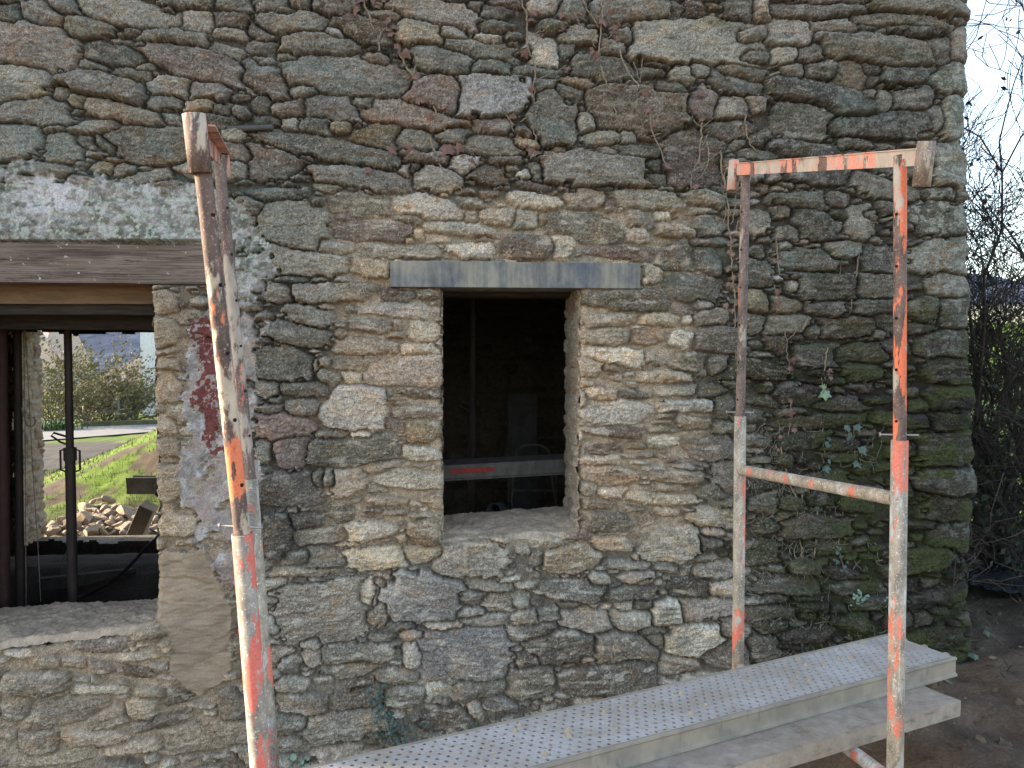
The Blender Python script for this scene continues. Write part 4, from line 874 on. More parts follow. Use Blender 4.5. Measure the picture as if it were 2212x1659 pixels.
# ================================================================ rubble pile behind the house
def rockmesh(seed, flat=.6):
    import bmesh
    r = random.Random(seed); bm = bmesh.new(); bmesh.ops.create_icosphere(bm, subdivisions=2, radius=1)
    cuts = [(Vector((r.gauss(0, 1), r.gauss(0, 1), r.gauss(0, 1))).normalized(), r.uniform(.32, .72)) for _ in range(11)]
    for v in bm.verts:
        p = v.co.copy()
        for n_, d_ in cuts:
            k = p.dot(n_)
            if k > d_: p -= n_*(k-d_)
        v.co = Vector((p.x*1.75, p.y*1.2, p.z*flat*1.5))+Vector((r.gauss(0, .02), r.gauss(0, .02), r.gauss(0, .02)))
    me = bpy.data.meshes.new('loose_stone'); bm.to_mesh(me); bm.free(); return me
M_rock = simple('loose_rubble', (.56, .46, .36), (.38, .30, .23), .95, 7, bump=.8, bd=.01)
M_rock2 = simple('grey_rubble', (.42, .37, .33), (.28, .24, .21), .95, 7, bump=.8, bd=.01)
rmesh = [rockmesh(100+i, .45+.1*(i % 4)) for i in range(9)]
for i, m in enumerate(rmesh): m.materials.append(M_rock2 if i % 4 == 3 else M_rock)
rr = random.Random(77); nrock = 0
placed = []
def cov(px_, py_, size, H_):
    c = P(px_, py_, H_); o = bpy.data.objects.new('loose_stone', rmesh[rr.randrange(9)]); col.objects.link(o)
    o.location = c; o.rotation_euler = (rr.gauss(0, .35), rr.gauss(0, .35), rr.uniform(0, 6.28)); o.scale = (size, size, size); return o
spots = []
slab = []
for _ in range(1500):
    x = rr.uniform(96, 345); top = 1136-62*math.exp(-((x-225)/75)**2)-8*(x > 300); y = rr.uniform(top, 1152); s = rr.choice((8, 9, 10, 12, 14, 18, 23))
    if all((x-a)**2/(1.25)+(y-b)**2*1.9 > ((s+c)*.60)**2 for a, b, c in spots): spots.append((x, y, s))
    if len(spots) > 84: break
for (x, y, s) in spots:
    t = (1152-y)/75; H_ = 8.75+t*.9; o = cov(x, y, s/1800*H_, H_)
    nrock += 1
    tone = 'tan' if 'grey' not in o.data.materials[0].name else 'grey'
    szw = 'large' if s >= 15 else ('middling' if s >= 10 else 'small')
    rowt = ('on the top', 'high up', 'halfway up', 'low down', 'at the foot')[min(4, int((y-1072)/16.5))]
    colt = ('at the left jamb', 'just left of the dark prop', 'just right of the dark prop', 'left of centre', 'in the centre', 'right of centre', 'beside the leaning timber', 'beyond the leaning timber')[min(7, max(0, int((x-94)/31)))]
    lb = f'{szw} {tone} stone {rowt} of the heap, {colt}'
    if lb in slab: lb = lb.replace(' stone', ' flat-lying stone')
    if lb in slab: lb = lb.replace(' flat-lying stone', ' tilted stone')
    slab.append(lb); tag(o, lb, 'stone', 'loose stones of the rubble heap')
mb = MB(); base_c = P(225, 1128, 9.35); 
nR, nA = 10, 30; base_c.z = -.36; vs = [(base_c.x, base_c.y, base_c.z+.12)]
for i in range(1, nR+1):
    for k in range(nA):
        t = 2*math.pi*k/nA; r_ = i/nR; q = (base_c.x+.72*r_*math.cos(t), base_c.y+.65*r_*math.sin(t))
        vs.append((q[0], q[1], float(zt(*q))*r_**2+(base_c.z+.12)*(1-r_**2)-.02+random.uniform(-.02, .02)))
fs = [(0, 1+k, 1+(k+1) % nA) for k in range(nA)]+[(1+i*nA+k, 1+(i+1)*nA+k, 1+(i+1)*nA+(k+1) % nA, 1+i*nA+(k+1) % nA) for i in range(nR-1) for k in range(nA)]
mb.add(vs, fs); tag(mb.build('earth_heap', simple('heap_earth', (.22, .17, .12), (.13, .1, .07), .95, 9)), kind='structure')

# ================================================================ buildings, hedge and fence across the road
def zr(y): return -1.58
M_white = simple('white_render', (.72, .73, .75), (.66, .67, .7), .9, 1.5, bump=0); M_pink = simple('pale_pink_roof', (.66, .50, .44), (.56, .42, .37), .9, 1.2, (1, 1, 4), bump=.2)
M_tile = NG('mossy_tiles'); f1 = M_tile.noise(.55, 5, .6); f2 = M_tile.noise(5, 3, .6, (1, 1, 3)); 
wv_ = M_tile.n('TexWave'); wv_.inputs['Scale'].default_value = 1.6; wv_.inputs['Distortion'].default_value = 1.; M_tile.l(M_tile.mapped((0.2, .2, 3)), wv_.inputs['Vector'])
sep = M_tile.n('SeparateXYZ'); M_tile.l(M_tile.tc.outputs['Object'], sep.inputs[0])
hz_ = M_tile.n('MapRange'); M_tile.l(sep.outputs[2], hz_.inputs[0]); hz_.inputs[1].default_value = .9; hz_.inputs[2].default_value = 1.9
ad = M_tile.n('Math', operation='MULTIPLY'); M_tile.l(hz_.outputs[0], ad.inputs[0]); ad.inputs[1].default_value = .55
a2_ = M_tile.n('Math', operation='ADD'); M_tile.l(ad.outputs[0], a2_.inputs[0]); M_tile.l(f2, a2_.inputs[1])
c_ = M_tile.mix(M_tile.ramp(a2_.outputs[0], [(.72, 0.), (.95, 1.)]), (.19, .165, .155), (.42, .37, .05)); c_ = M_tile.mix(.4, c_, M_tile.ramp(wv_.outputs[0], [(.2, .4), (.6, 1.)]), 'MULTIPLY'); M_tile = M_tile.out(c_, .9)
barn = empty('low_barn', P(270, 900, 44), label='low grey walled barn under a moss covered tiled roof across the road', cat='barn')
def gable_house(root, px0, px1, H0, dep, zeave, zridge, zbase, mroof, mwall, hip=0.):
    a, b = P(px0, 800, H0), P(px1, 800, H0); a.z = b.z = 0; d = (b-a).normalized(); n = Vector((-d.y, d.x, 0)); n = n if n.dot(FWD) > 0 else -n
    L_ = (b-a).length; wl = MB()
    wl.box(a+d*L_/2+n*dep/2+Vector((0, 0, (zbase+zeave)/2)), L_/2, dep/2, (zeave-zbase)/2, (d, n, Vector((0, 0, 1)))); wl.build('wall', mwall, root)
    o = .25; E = Vector((0, 0, zeave)); Rg = Vector((0, 0, zridge))
    p = [a-d*o-n*o+E, b+d*o-n*o+E, b+d*o+n*(dep+o)+E, a-d*o+n*(dep+o)+E, a+d*(hip-o if hip else -o)+n*dep/2+Rg, b+d*(o-hip if hip else o)+n*dep/2+Rg]
    p2 = [v+Vector((0, 0, .12)) for v in p]
    rf_ = MB(); rf_.add(p+p2, [(6, 7, 11, 10), (8, 9, 10, 11), (7, 8, 11), (9, 6, 10), (0, 1, 7, 6), (1, 2, 8, 7), (2, 3, 9, 8), (3, 0, 6, 9)]); rf_.build('roof', mroof, root)
M_bw = simple('barn_wall', (.16, .14, .12), (.09, .08, .07), .95, 2)
gable_house(barn, 176, 372, 43, 8, -.35, 1.75, -1.7, M_tile, M_bw, hip=3.2)
wh = empty('white_house', P(330, 880, 38), label='tall white rendered house wall at the right of the rear opening', cat='house')
gable_house(wh, 304, 470, 39, 3.4, 4.2, 6, -1.6, simple('slate_far', (.1, .1, .11), None, .8, 3), M_white)
pkh = empty('pink_roofed_house', P(60, 800, 62), label='house with a steep sunlit pinkish roof far behind the bushes', cat='house')
a_, b_ = P(-60, 800, 60), P(146, 800, 60)
gable_house(pkh, -80, 60, 60, 9, -.3, 5.0, -1.7, M_pink, M_white, hip=0.)
# sloping gable seen on the right of it
gq = MB(); g0_, g1_, g2_ = P(60, 812, 59.7), P(140, 786, 59.7), P(60, 690, 59.7); tk = FWD*.5
gq.add([g0_, g1_, g2_, g0_+tk, g1_+tk, g2_+tk], [(0, 1, 2), (5, 4, 3), (0, 3, 4, 1), (1, 4, 5, 2), (2, 5, 3, 0)]); gq.build('roof', M_pink, pkh)

# branching shrubs
def shrub(name, base, hgt, spread, n_main, depth, seed, mat, label, group=None, leafm=None, nleaf=0, ls=.03, r0=.03, cat='shrub', lean=Vector((0, 0, 0)), curl=.25, fan=2.6, leaf_lo=.1, rmin=.0005):
    r = random.Random(seed); mb = MB(); tips = []
    def grow(p, d, L, rad, lev):
        pts = [p]; q = p.copy(); n_ = 4 if lev < depth else 3
        for i in range(n_):
            d = (d+Vector((r.gauss(0, curl), r.gauss(0, curl), r.gauss(0, curl*.7)+.05))).normalized(); q = q+d*(L/n_); pts.append(q.copy())
        mb.tube(pts, [max(rmin, rad*(1-.55*i/n_)) for i in range(n_+1)], 5 if rad > .008 else 3, cap=False)
        for t in pts[1:]: tips.append((t, lev))
        if lev < depth:
            k = int(fan) + (r.random() < fan % 1)
            for _ in range(k+1):
                s = pts[r.randint(1, n_)]; dd = (d+Vector((r.gauss(0, .6), r.gauss(0, .6), r.gauss(.1, .5)))).normalized(); grow(s.copy(), dd, L*r.uniform(.5, .8), rad*.5, lev+1)
    for i in range(n_main):
        d = (Vector((r.gauss(0, spread), r.gauss(0, spread), 1))+lean).normalized(); grow(base+Vector((r.gauss(0, .12)*spread, r.gauss(0, .12)*spread, 0)), d, hgt*r.uniform(.4, .6), r0*r.uniform(.6, 1), 0)
    root = empty(name, base, label=label, cat=cat, group=group)
    mb.build('branches', mat, root)
    if nleaf:
        lm = MB()
        for _ in range(nleaf):
            t, lv = tips[r.randrange(len(tips))]
            if lv < 1: continue
            c = t+Vector((r.gauss(0, .03), r.gauss(0, .03), r.gauss(0, .03))); s = ls*r.uniform(.6, 1.3)
            a = Vector((r.gauss(0, 1), r.gauss(0, 1), r.gauss(0, 1))).normalized(); b = a.orthogonal().normalized(); b2 = a.cross(b)
            lm.add([c-b*s, c+b2*s*.5, c+b*s, c-b2*s*.5+a*s*.2], [(0, 1, 2, 3)])
        lm.build('leaves', leafm, root)
    return root
M_twig = simple('grey_twigs', (.20, .17, .135), (.13, .11, .085), .95, 3, bump=0)
M_twigd = simple('dark_twigs', (.085, .07, .06), (.05, .042, .038), .9, 3, bump=0)
M_olive = simple('olive_leaves', (.20, .19, .07), (.12, .12, .04), .8, 1.5, bump=0)
M_leafd = simple('dark_leaves', (.035, .05, .028), (.022, .032, .02), .55, 3, bump=0)
M_leafg = simple('bramble_leaves', (.07, .15, .03), (.04, .09, .02), .6, 3, bump=0)
i_ = 0
for (x, y, H_, hg) in ((110, 905, 33, 3.2), (150, 902, 35.5, 3.6), (190, 900, 33.5, 3.7), (228, 900, 35, 3.8), (262, 898, 34, 3.2), (292, 895, 36, 2.2), (130, 903, 38, 3.6)):
    b = P(x, y, H_); b.z = -1.5; labs = ('leftmost bare grey bush beyond the road, under the pink roof', 'bare grey bush beyond the road, just behind the dark prop', 'tall bare bush in the middle of the hedge beyond the road', 'tall twiggy bush in front of the mossy barn roof', 'bare bush behind the old fence posts', 'low bare bush by the corner of the white wall', 'rear bare bush showing between the two on the left')
    shrub('bush', b, hg, .55, 9, 3, 300+i_, M_twig, labs[i_], 'bare hedge bushes across the road', M_olive, 1500, .07, .045, 'bush', curl=.3, fan=2.4); i_ += 1
fl_ = ('first pale fence post from the left in front of the bushes', 'second pale fence post from the left', 'weathered fence post carrying a tuft of dry plant', 'fence post nearest the white wall', 'thin grey fence post between the others')
for i, (x, yt, yb, H_) in enumerate(((182, 858, 899, 34), (207, 861, 897, 34), (253, 855, 896, 33.6), (272, 862, 893, 34.5), (233, 864, 895, 34.2))):
    a, b = P(x, yb, H_), P(x+1.5, yt, H_); o = MB(); o.tube([a, a.lerp(b, .5)+RGT*.02, b], [.10, .09, .075], 7); tag(o.build('fence_post', simple('old_post', (.36, .34, .28), (.24, .22, .18), .95, 3)), fl_[i], 'fence post', 'old fence posts across the road')
# low mossy kerb wall under posts
a, b = P(176, 910, 32.6), P(352, 897, 33.6); a.z = b.z = -1.52
boardp('low_wall', a, b, .5, .55, simple('mossy_wall', (.14, .15, .06), (.09, .08, .05), .95, 2), 'low mossy stone wall along the far verge', 'wall')
# strap leaved clump
sl = MB(); r = random.Random(8); cb_ = P(112, 925, 30.9); cb_.z = -1.45
for _ in range(260):
    b = cb_+Vector((r.gauss(0, .45), r.gauss(0, .3), 0)); d = Vector((r.gauss(0, .45), r.gauss(0, .45), 1)).normalized(); L_ = r.uniform(.45, .8); s = Vector((d.y, -d.x, 0)).normalized()*.02
    m_ = b+d*L_*.6; e = m_+Vector((d.x*.5, d.y*.5, -.05))*L_
    sl.add([b-s, b+s, m_+s, m_-s, e], [(0, 1, 2, 3), (3, 2, 4)])
tag(sl.build('iris_clump', simple('strap_leaves', (.08, .14, .05), (.05, .09, .03), .6, 3, bump=0)), 'dark green clump of strap shaped leaves on the far verge', 'plant')

# ================================================================ right hand side beyond the corner
b = P(2190, 1430, 5.6); b.z = float(zt(b.x, b.y))
shrub('shrub', b, 3.5, .32, 19, 5, 41, M_twigd, 'tall dark leafy shrub rising against the sky beyond the corner', None, M_leafd, 1500, .022, .024, 'shrub', curl=.25, fan=2.3, rmin=.0022, lean=Vector((-.05, 0, 0)))
b2 = P(2150, 1400, 6.6); b2.z = float(zt(b2.x, b2.y))
shrub('shrub', b2, 2.3, .5, 13, 5, 43, M_twigd, 'tangled bare bramble shrub close behind the corner of the wall', None, M_leafd, 500, .02, .012, 'shrub', curl=.34, fan=2.2, rmin=.002)
b3 = P(2215, 1350, 5.2); b3.z = float(zt(b3.x, b3.y))
shrub('shrub', b3, 1.5, .5, 11, 4, 47, M_twigd, 'low dense dark thicket at the right edge beneath the tall shrub', None, M_leafd, 1500, .028, .016, 'shrub', curl=.4, fan=2.8)
b4 = P(2170, 1300, 7.5); b4.z = float(zt(b4.x, b4.y))
shrub('shrub', b4, 1.0, .8, 10, 3, 49, M_twigd, 'low green leaved bramble patch behind the corner at ground level', None, M_leafg, 1500, .03, .012, 'shrub', curl=.4, fan=2.8)
# overhead cable
a, m1, m2, e = P(2083, 57, 6.2), P(2130, 51, 6.3), P(2160, 58, 6.4), P(2290, 66, 7.2)
cordo('overhead_cable', [a, P(2105, 54, 6.25), m1, P(2143, 52, 6.32), m2, P(2215, 62, 6.8), e, P(2600, 60, 12)], .0035, simple('cable_sheath', (.35, .36, .38), (.3, .3, .32), .6, 10), 'thin pale overhead cable running from the gable corner across the sky', 'cable')
# ground litter at the right
M_litter = simple('dry_leaf', (.20, .17, .13), (.12, .09, .06), .85, 30, bump=0); M_litg = simple('green_litter_leaf', (.12, .17, .12), (.08, .12, .08), .6, 30, bump=0)
lt = MB(); r = random.Random(12)
for _ in range(900):
    x, y = r.uniform(1.6, 5.5), r.uniform(-1.6, 5); z = float(zt(x, y))+.012; s = r.uniform(.010, .034); a = r.uniform(0, 6.28); tl = r.gauss(0, .35)
    u = Vector((math.cos(a), math.sin(a), tl)); v = Vector((-math.sin(a), math.cos(a), r.gauss(0, .35)))
    c = Vector((x, y, z)); lt.add([c-u*s, c-v*s*.5-u*s*.1, c+u*s, c+v*s*.5-u*s*.1], [(0, 1, 2, 3)])
cl_ = MB()
for _ in range(700):
    x, y = r.uniform(1.7, 4.6), r.uniform(-1.8, 3.5); s = r.choice((.006, .008, .01, .014, .02, .03)); z = float(zt(x, y))
    ring = [(x+math.cos(t)*s*r.uniform(.7, 1.3), y+math.sin(t)*s*r.uniform(.7, 1.3), z-.005) for t in [k*1.047 for k in range(6)]]; up_ = [(x+(a-x)*.55, y+(b-y)*.55, z+s*r.uniform(.4, .9)) for a, b, c in ring]
    cl_.add(ring+up_, [(k, (k+1) % 6, 6+(k+1) % 6, 6+k) for k in range(6)]+[(6, 7, 8, 9, 10, 11)])
tag(cl_.build('earth_clods', simple('clods', (.17, .13, .09), (.09, .07, .05), .95, 9)), 'small clods and stones strewn on the brown earth right of the planks', 'clods', kind='stuff')
tag(lt.build('leaf_litter', M_litter), 'dry leaves and bits scattered on the dark earth by the corner', 'leaves', kind='stuff')
gv = ('green ivy leaf lying on the earth nearest the planks', 'green ivy leaf on the earth halfway to the thicket', 'pale green ivy leaf on the earth highest in view', 'small ivy leaf on the earth at the right edge')
def ivyleaf(mb, c, nrm, up, s, rnd):
    side = up.cross(nrm).normalized(); up = nrm.cross(side).normalized()
    sh_ = [(0, -.95), (.30, -.35), (.75, -.25), (.55, .15), (.62, .62), (.22, .48), (0, .60), (-.22, .48), (-.62, .62), (-.55, .15), (-.75, -.25), (-.30, -.35)]
    k = [rnd.uniform(.85, 1.15) for _ in sh_]
    vs = [c+side*(x*s*q)+up*(y*s*q)+nrm*(-abs(x)*s*.35) for (x, y), q in zip(sh_, k)]+[c+nrm*s*.08]
    mb.add(vs, [(i, (i+1) % 12, 12) for i in range(12)])
for i, (x, y) in enumerate(((2105, 1412), (2135, 1370), (2150, 1085), (2178, 1235))):
    H_ = 4.3 if y > 1300 else 5.4
    c = P(x, y, H_); q = PZ(x, y, .03) if y > 1300 else c; q.z = float(zt(q.x, q.y))+.03
    o = MB(); ivyleaf(o, q, Vector((r.gauss(0, .2), -.45, 1)).normalized(), Vector((r.gauss(0, 1), 1, 0)).normalized(), .04, r)
    tag(o.build('fallen_leaf', M_litg), gv[i], 'leaf', 'ivy leaves fallen on the earth')
# crumpled dark plastic
X_, Y_ = np.meshgrid(np.linspace(-.35, .35, 40), np.linspace(-.22, .22, 28)); pc0 = PZ(2200, 1395, .05)
pc0 = P(2196, 1245, 5.3); pc0.z = float(zt(pc0.x, pc0.y))
Zp = .02+ss(.30, .0, np.hypot(X_/1.3, Y_))*.10+(fbm(X_*9, Y_*14, 4, 900, .65)-.3)*.12
tag(gridmesh('plastic_sheet', np.stack([X_+pc0.x, Y_+pc0.y, Zp+pc0.z], -1), np.full(X_.shape+(3,), .035)+np.array([0, .005, .012]), vcol('black_plastic', .25, 0), None), 'crumpled dark plastic sheet on the ground at the right edge', 'plastic sheet')

# ================================================================ ivy on the wall
M_stem = simple('ivy_stem', (.34, .27, .20), (.22, .17, .12), .9, 60, bump=.3); M_root = simple('pale_rootlets', (.36, .33, .27), (.25, .22, .17), .95, 60, bump=0)
M_brown = simple('dry_ivy_leaf', (.235, .135, .105), (.13, .08, .065), .8, 45, bump=0); M_blue = simple('grey_green_ivy_leaf', (.10, .15, .13), (.07, .11, .095), .45, 45, bump=0)
def WP(x, y, o=.035):
    q = PY(x, y, 0); return Vector((q.x, -o-.012*random.random(), q.z))
def smooth(pts, k=5):
    out = []; n = len(pts)
    for i in range(n-1):
        p0, p1, p2, p3 = pts[max(i-1, 0)], pts[i], pts[i+1], pts[min(i+2, n-1)]
        for j in range(k):
            t = j/k; out.append(.5*((2*p1)+(p2-p0)*t+(2*p0-5*p1+4*p2-p3)*t*t+(3*p1-p0-3*p2+p3)*t**3))
    return out+[pts[-1]]
rv = random.Random(31)
def vine(stems, leaves, label, mleaf=M_brown, r=.0034, ls=.020, org=(0, 0), sc_=2.5, msm=M_stem, group='ivy stems on the wall'):
    f = lambda a, b: (org[0]+a*sc_, org[1]+b*sc_)
    s0 = WP(*f(*stems[0][0])); root = empty('ivy_vine', s0, label=label, cat='ivy', group=group)
    mb = MB()
    for k, st in enumerate(stems):
        pts = smooth([WP(*f(a, b), o=.040) for a, b in st]); rr_ = r*(1.25 if k == 0 else .8)
        pts = [p+Vector((rv.gauss(0, .0022), 0, rv.gauss(0, .0022))) for p in pts]
        mb.tube(pts, [rr_*(1-.45*i/len(pts)) for i in range(len(pts))], 6)
    mb.build('stem', msm, root)
    if leaves:
        lm = MB()
        for (a, b, *s) in leaves:
            for _ in range(1 if s and s[0] > 0 else rv.choice((1, 1, 2))):
                q = WP(*f(a+rv.gauss(0, .9), b+rv.gauss(0, .9)), o=.055); sz = ls*(abs(s[0]) if s else rv.uniform(.75, 1.2))
                ivyleaf(lm, q, Vector((rv.gauss(0, .5), -1, rv.gauss(.3, .45))).normalized(), Vector((rv.gauss(0, .4), 0, 1)).normalized(), sz, rv)
        lm.build('leaves', mleaf, root)
O2, O1 = (1106, 0), (553, 0)
vine([[(8, -12), (8, 5), (12, 17), (12, 35), (12, 44), (16, 52), (19, 60), (18, 75), (18, 86), (18, 93), (10, 105), (6, 108)], [(17, 75), (25, 70), (45, 60)], [(12, 34), (25, 30), (37, 23)], [(15, 45), (22, 38), (26, 33)]],
     [(3, 17), (18, 16), (16, 20, 1.3), (21, 34), (10, 52, 1.5), (40, 17), (46, 64), (15, 81, 1.2), (0, 103), (44, 24), (40, 29)], 'ivy stem falling past the blue grey squared stone above the lintel', org=O2)
vine([[(75, -12), (75, 0), (76, 17), (75, 35), (73, 48), (74, 58), (79, 73), (80, 80), (86, 93), (89, 103), (95, 110)], [(76, 18), (86, 7), (93, -3)], [(75, 40), (82, 35), (92, 25)], [(70, 85), (77, 91), (86, 101)]],
     [(78, 24, 1.9), (66, 50), (71, 52, 1.6), (88, 31), (84, 83, 1.4), (83, 16), (73, 57, .7), (92, 27), (56, 23, .7)], 'longest ivy stem at the top centre, bearing a large rust coloured leaf', org=O2)
vine([[(54, -6), (57, 0), (65, 14), (74, 27)], [(56, 23), (65, 34), (70, 44)]], [(62, 8, .6), (67, 45, .8)], 'short slanting ivy stem crossing the brown stone at the top', org=O2)
vine([[(87, 38), (92, 50), (97, 63), (103, 72), (110, 79), (115, 90), (117, 103), (119, 117), (125, 128), (129, 140), (132, 148)], [(114, 43), (110, 58), (109, 73)], [(103, 56), (109, 74)], [(124, 88), (120, 98), (118, 108)]],
     [(111, 83, 1.8), (116, 98, 1.3), (119, 110, 1.1), (133, 147, 1.4), (88, 38, .9)], 'ivy stem crossing the broad brown stone with three small leaves', org=O2)
vine([[(161, 105), (161, 115), (160, 125), (159, 140), (154, 150), (151, 166)], [(153, 103), (160, 112), (170, 105), (180, 96)], [(166, 119), (162, 128), (158, 142)], [(168, 83), (163, 95), (159, 108)], [(155, 150), (165, 142), (178, 132)], [(166, 125), (167, 142), (162, 152), (156, 158)]],
     [(159, 85, 2.0), (163, 105, 1.2), (175, 118, .9), (155, 162, 1.2)], 'forked ivy stems on the tall reddish stone right of centre', org=O2)
vine([[(198, 96), (199, 115), (203, 127), (210, 134)]], [], 'single bare ivy tendril above the left end of the orange beam', org=O2)
vine([[(178, 133), (178, 148), (181, 160)], [(182, 150), (179, 158)]], [], 'short bare tendril just left of the orange beam', org=O2)
vine([[(94, -8), (94, 8), (98, 15), (100, 24), (106, 35), (107, 47)], [(107, 37), (110, 30), (114, 27)], [(122, 3), (117, 14), (116, 19)], [(94, 18), (99, 25)]],
     [(90, 4, 1.9), (95, 1, 1.4), (88, 9, 1.3), (80, 18, 1.6), (85, 15, 1.8), (76, 17, 1.2), (103, 6), (106, 10), (113, 22, 1.5), (118, 32, 1.3), (120, 26, 1.2), (110, 4), (116, 29)], 'thick forked ivy stem top left of centre under a cluster of dry leaves', org=O1, r=.0048)
vine([[(123, 47), (130, 60), (138, 70), (143, 80), (152, 90), (155, 98), (160, 108), (165, 118), (170, 125)], [(136, 67), (139, 60), (142, 55)], [(152, 90), (154, 83), (156, 78)], [(160, 108), (163, 98)]],
     [(130, 50, 1.7), (123, 45, 1.4), (139, 70, 1.5), (125, 64, .9), (148, 77, 1.6), (146, 85, 1.6), (146, 91, 1.5), (151, 104, 1.8), (165, 130, 2.6), (175, 131, 1.8), (131, 112, .9), (141, 91, 1.3), (130, 107, .8)], 'long diagonal ivy stem ending in the two largest pinkish leaves', org=O1, r=.0042)
vine([[(150, 120), (155, 135), (160, 147), (167, 157), (178, 166)], []][:1], [(119, 132, 1.7), (134, 132, 1.4), (96, 150, 1.6), (131, 130), (181, 136, .8), (185, 142, 1.3)], 'thin ivy stem curving down to the pale stones above the lintel', org=O1)
vine([[(190, 78), (205, 92), (218, 105), (222, 116)]], [(201, 88, .8), (202, 95, 1.1), (217, 104, 1.0)], 'short ivy twig lying across the blue grey squared stone', org=O1)
vine([[(16, 110), (18, 118), (20, 124)]], [(16, 131, 1.6), (20, 133, 1.3), (12, 130, 1.2), (25, 138, 1.3), (27, 142, 1.2), (13, 120, .8)], 'small cluster of dark dry ivy leaves under the triangular stone', org=O2)
OR = (1106, 414.75)
vine([[(180, -12), (182, 3), (184, 15), (184, 30), (186, 42), (187, 60), (188, 80), (190, 110), (188, 122), (191, 145)], [(190, 4), (189, 20), (186, 30)], [(193, 25), (190, 36), (187, 44)], [(178, -5), (182, 14), (180, 28)], [(193, 118), (190, 130), (191, 140)]],
     [(183, 45), (188, 43), (185, 52), (187, 56), (184, 68, .9), (188, 75, 1.1), (184, 80), (186, 83), (190, 97, 1.3), (180, 97, 1.2), (186, 103), (187, 112, .8), (189, 125, 1.0), (184, 93, .9), (183, 47)], 'thick hanging bundle of ivy stems beside the rusty far post', org=OR, ls=.018, mleaf=simple('dusty_ivy_leaf', (.27, .19, .155), (.17, .11, .09), .85, 45, bump=0))
OQ = (1659, 414.75)
vine([[(4, 42), (5, 60), (7, 72)], [(2, 80), (4, 95), (4, 105)]], [(4, 88, 1.2), (3, 95, 1.1), (8, 57, .5)], 'pale ivy tendril between the posts below the mossy ledge', org=OQ, r=.0028)
vine([[(75, 53), (73, 70), (69, 85), (68, 105)], [(59, 60), (58, 74)]], [], 'long bare pale tendril hanging mid way between the posts', org=OQ, r=.0028)
vine([[(30, 110), (26, 119), (30, 112)], [(10, 118), (13, 130), (13, 142), (16, 150)], [(22, 118), (17, 125), (13, 128)]], [(16, 146, 1.3), (15, 154, 1.1)], 'branched pale tendril with two dry leaves by the far post', org=OQ, r=.003)
vine([[(48, 135), (45, 150), (46, 166), (44, 178)]], [(50, 155, .9), (51, 160, .8)], 'tendril with two faded leaves left of the dark moss', org=OQ, r=.0026)
OS = (1659, 829.5)
vine([[(13, 45), (8, 53), (9, 63), (12, 70), (12, 80), (20, 95), (22, 110), (25, 140), (28, 166)], [(3, 52), (8, 60)], [(16, 12), (16, 30), (13, 45)]], [(17, 12, 1.1), (17, 26, 1.7), (18, 38, 1.0), (6, 45, .8), (46, 8, 1.7)], 'long pale root line running down behind the upper crossbar', org=OS, r=.003, mleaf=M_brown, group='ivy stems on the wall')
vine([[(40, 100), (38, 120), (38, 138), (35, 150), (28, 164)], [(50, 112), (57, 122), (57, 132)], [(25, 90), (26, 105)]], [(40, 104, 1.0)], 'two bare root lines below the upper crossbar', org=OS, r=.003, mleaf=M_blue)
vine([[(42, -6), (43, 4), (45, 10)], [(62, 34), (64, 44)]], [(43, 9, 1.9), (41, 2, 1.2)], 'pair of fresh pale green ivy leaves in the moss', org=OS, r=.002, mleaf=simple('fresh_ivy_leaf', (.22, .33, .22), (.15, .24, .15), .5, 45, bump=0))
vine([[(63, 36), (68, 42), (66, 50)], [(70, 40), (72, 66)]], [(63, 37, 1.4), (72, 37, 1.5), (64, 45, 1.7), (47, 45, 1.1), (44, 50, 1.0), (49, 53, 1.2), (76, 55, 1.6), (72, 67, 1.6), (47, 71, 1.6), (49, 66, 1.0)], 'scattered grey green ivy leaves between the posts above the crossbar', org=OS, r=.002, mleaf=M_blue)
vine([[(56, 138), (60, 150), (62, 162)]], [(58, 140, 1.1), (60, 148, 1.2), (55, 150, 1.2), (61, 155, 1.1), (62, 160, 1.2), (56, 143), (63, 152), (59, 158), (53, 149, .9)], 'small tumbling cluster of grey ivy leaves below the crossbar', org=OS, r=.002, ls=.014, mleaf=M_blue)
OB = (553, 1244.25)
cl = [(58+rv.uniform(-4, 4)+.35*t_, 52+t_+rv.uniform(-3, 3), rv.uniform(.7, 1.3)) for t_ in [rv.uniform(0, 28) for _ in range(60)]]+[(60+rv.gauss(9, 7), 74+rv.gauss(0, 5), rv.uniform(.6, 1.2)) for _ in range(55)]
vine([[(58, 48), (60, 58), (66, 66), (72, 76)], [(62, 60), (70, 62), (84, 68)], [(60, 56), (62, 70), (62, 84)]], cl, 'dense blue green ivy clump on the wall just above the perforated deck', org=OB, sc_=4.358, r=.002, ls=.014, mleaf=M_blue)
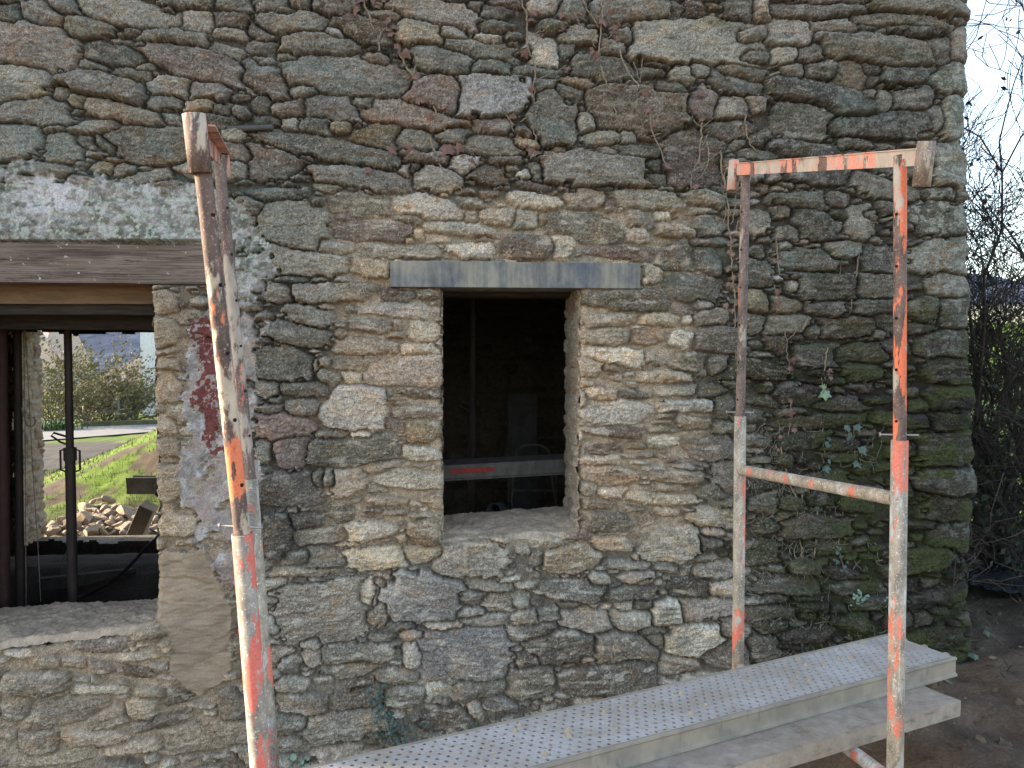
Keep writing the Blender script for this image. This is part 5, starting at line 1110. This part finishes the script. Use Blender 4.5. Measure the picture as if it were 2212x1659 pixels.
# pennywort discs
M_penny = simple('pennywort_leaf', (.24, .34, .27), (.17, .26, .2), .6, 60, bump=0)
def penny(lst, label):
    root = empty('pennywort', WP(*lst[0][:2]), label=label, cat='plant', group='pennywort growing from the joints'); m = MB(); st = MB()
    for (x, y, s) in lst:
        c = WP(x, y, .06); n = Vector((rv.gauss(0, .25), -1, rv.gauss(.5, .2))).normalized(); u = n.orthogonal().normalized(); v = n.cross(u)
        ring = [c+(u*math.cos(t)+v*math.sin(t))*s*rv.uniform(.93, 1.05) for t in [k*2*math.pi/14 for k in range(14)]]
        m.add(ring+[c-n*s*.22], [(k, (k+1) % 14, 14) for k in range(14)]); st.tube([c-n*s*.2, Vector((c.x, -.01, c.z-.02))], .0012, 4)
    m.build('leaves', M_penny, root); st.build('stalks', M_leafg, root)
penny([(638, 1622, .016), (657, 1632, .010), (668, 1640, .013), (660, 1643, .009), (669, 1625, .008), (611, 1650, .014), (618, 1655, .010)], 'round pale pennywort leaves at the foot of the wall beside the leaning trestle')
penny([(1843+rv.gauss(0, 9), 1285+rv.gauss(0, 6), rv.uniform(.004, .008)) for _ in range(40)], 'green pennywort patch low on the mossy wall, left of two')
penny([(1905+rv.gauss(0, 9), 1292+rv.gauss(0, 5), rv.uniform(.004, .008)) for _ in range(34)], 'green pennywort patch low on the mossy wall beside the near post')
# hair roots clinging to the lower right of the wall: nobody could count them
hr_ = MB()
for _ in range(520):
    x = rv.gauss(1690, 105); y = rv.uniform(900, 1440)
    if x < 1480 or x > 1930: continue
    L_ = rv.uniform(10, 46); pts = []; cx_, cy_ = x, y; ang_ = rv.gauss(math.pi/2, .7)
    for k in range(5):
        pts.append(WP(cx_, cy_, .036)); ang_ += rv.gauss(0, .5); cx_ += math.cos(ang_)*L_/4; cy_ += math.sin(ang_)*L_/4
    hr_.tube(smooth(pts, 3), rv.choice((.0008, .001, .0012, .0016)), 4, cap=False)
tag(hr_.build('rootlets', M_root), 'fine pale ivy rootlets matted over the lower right of the wall', 'roots', kind='stuff')
# old iron bar stub in the wall
o = MB(); o.tube([WP(497, 283, .03), WP(545, 284, .05), WP(596, 283, .06)], .013, 10); tag(o.build('iron_bar', simple('dull_iron', (.10, .10, .10), (.07, .07, .07), .8, 30)), 'short dark iron bar lodged in a joint above the plastered pier', 'iron bar')
# tools of the frame: nothing is parented to the camera
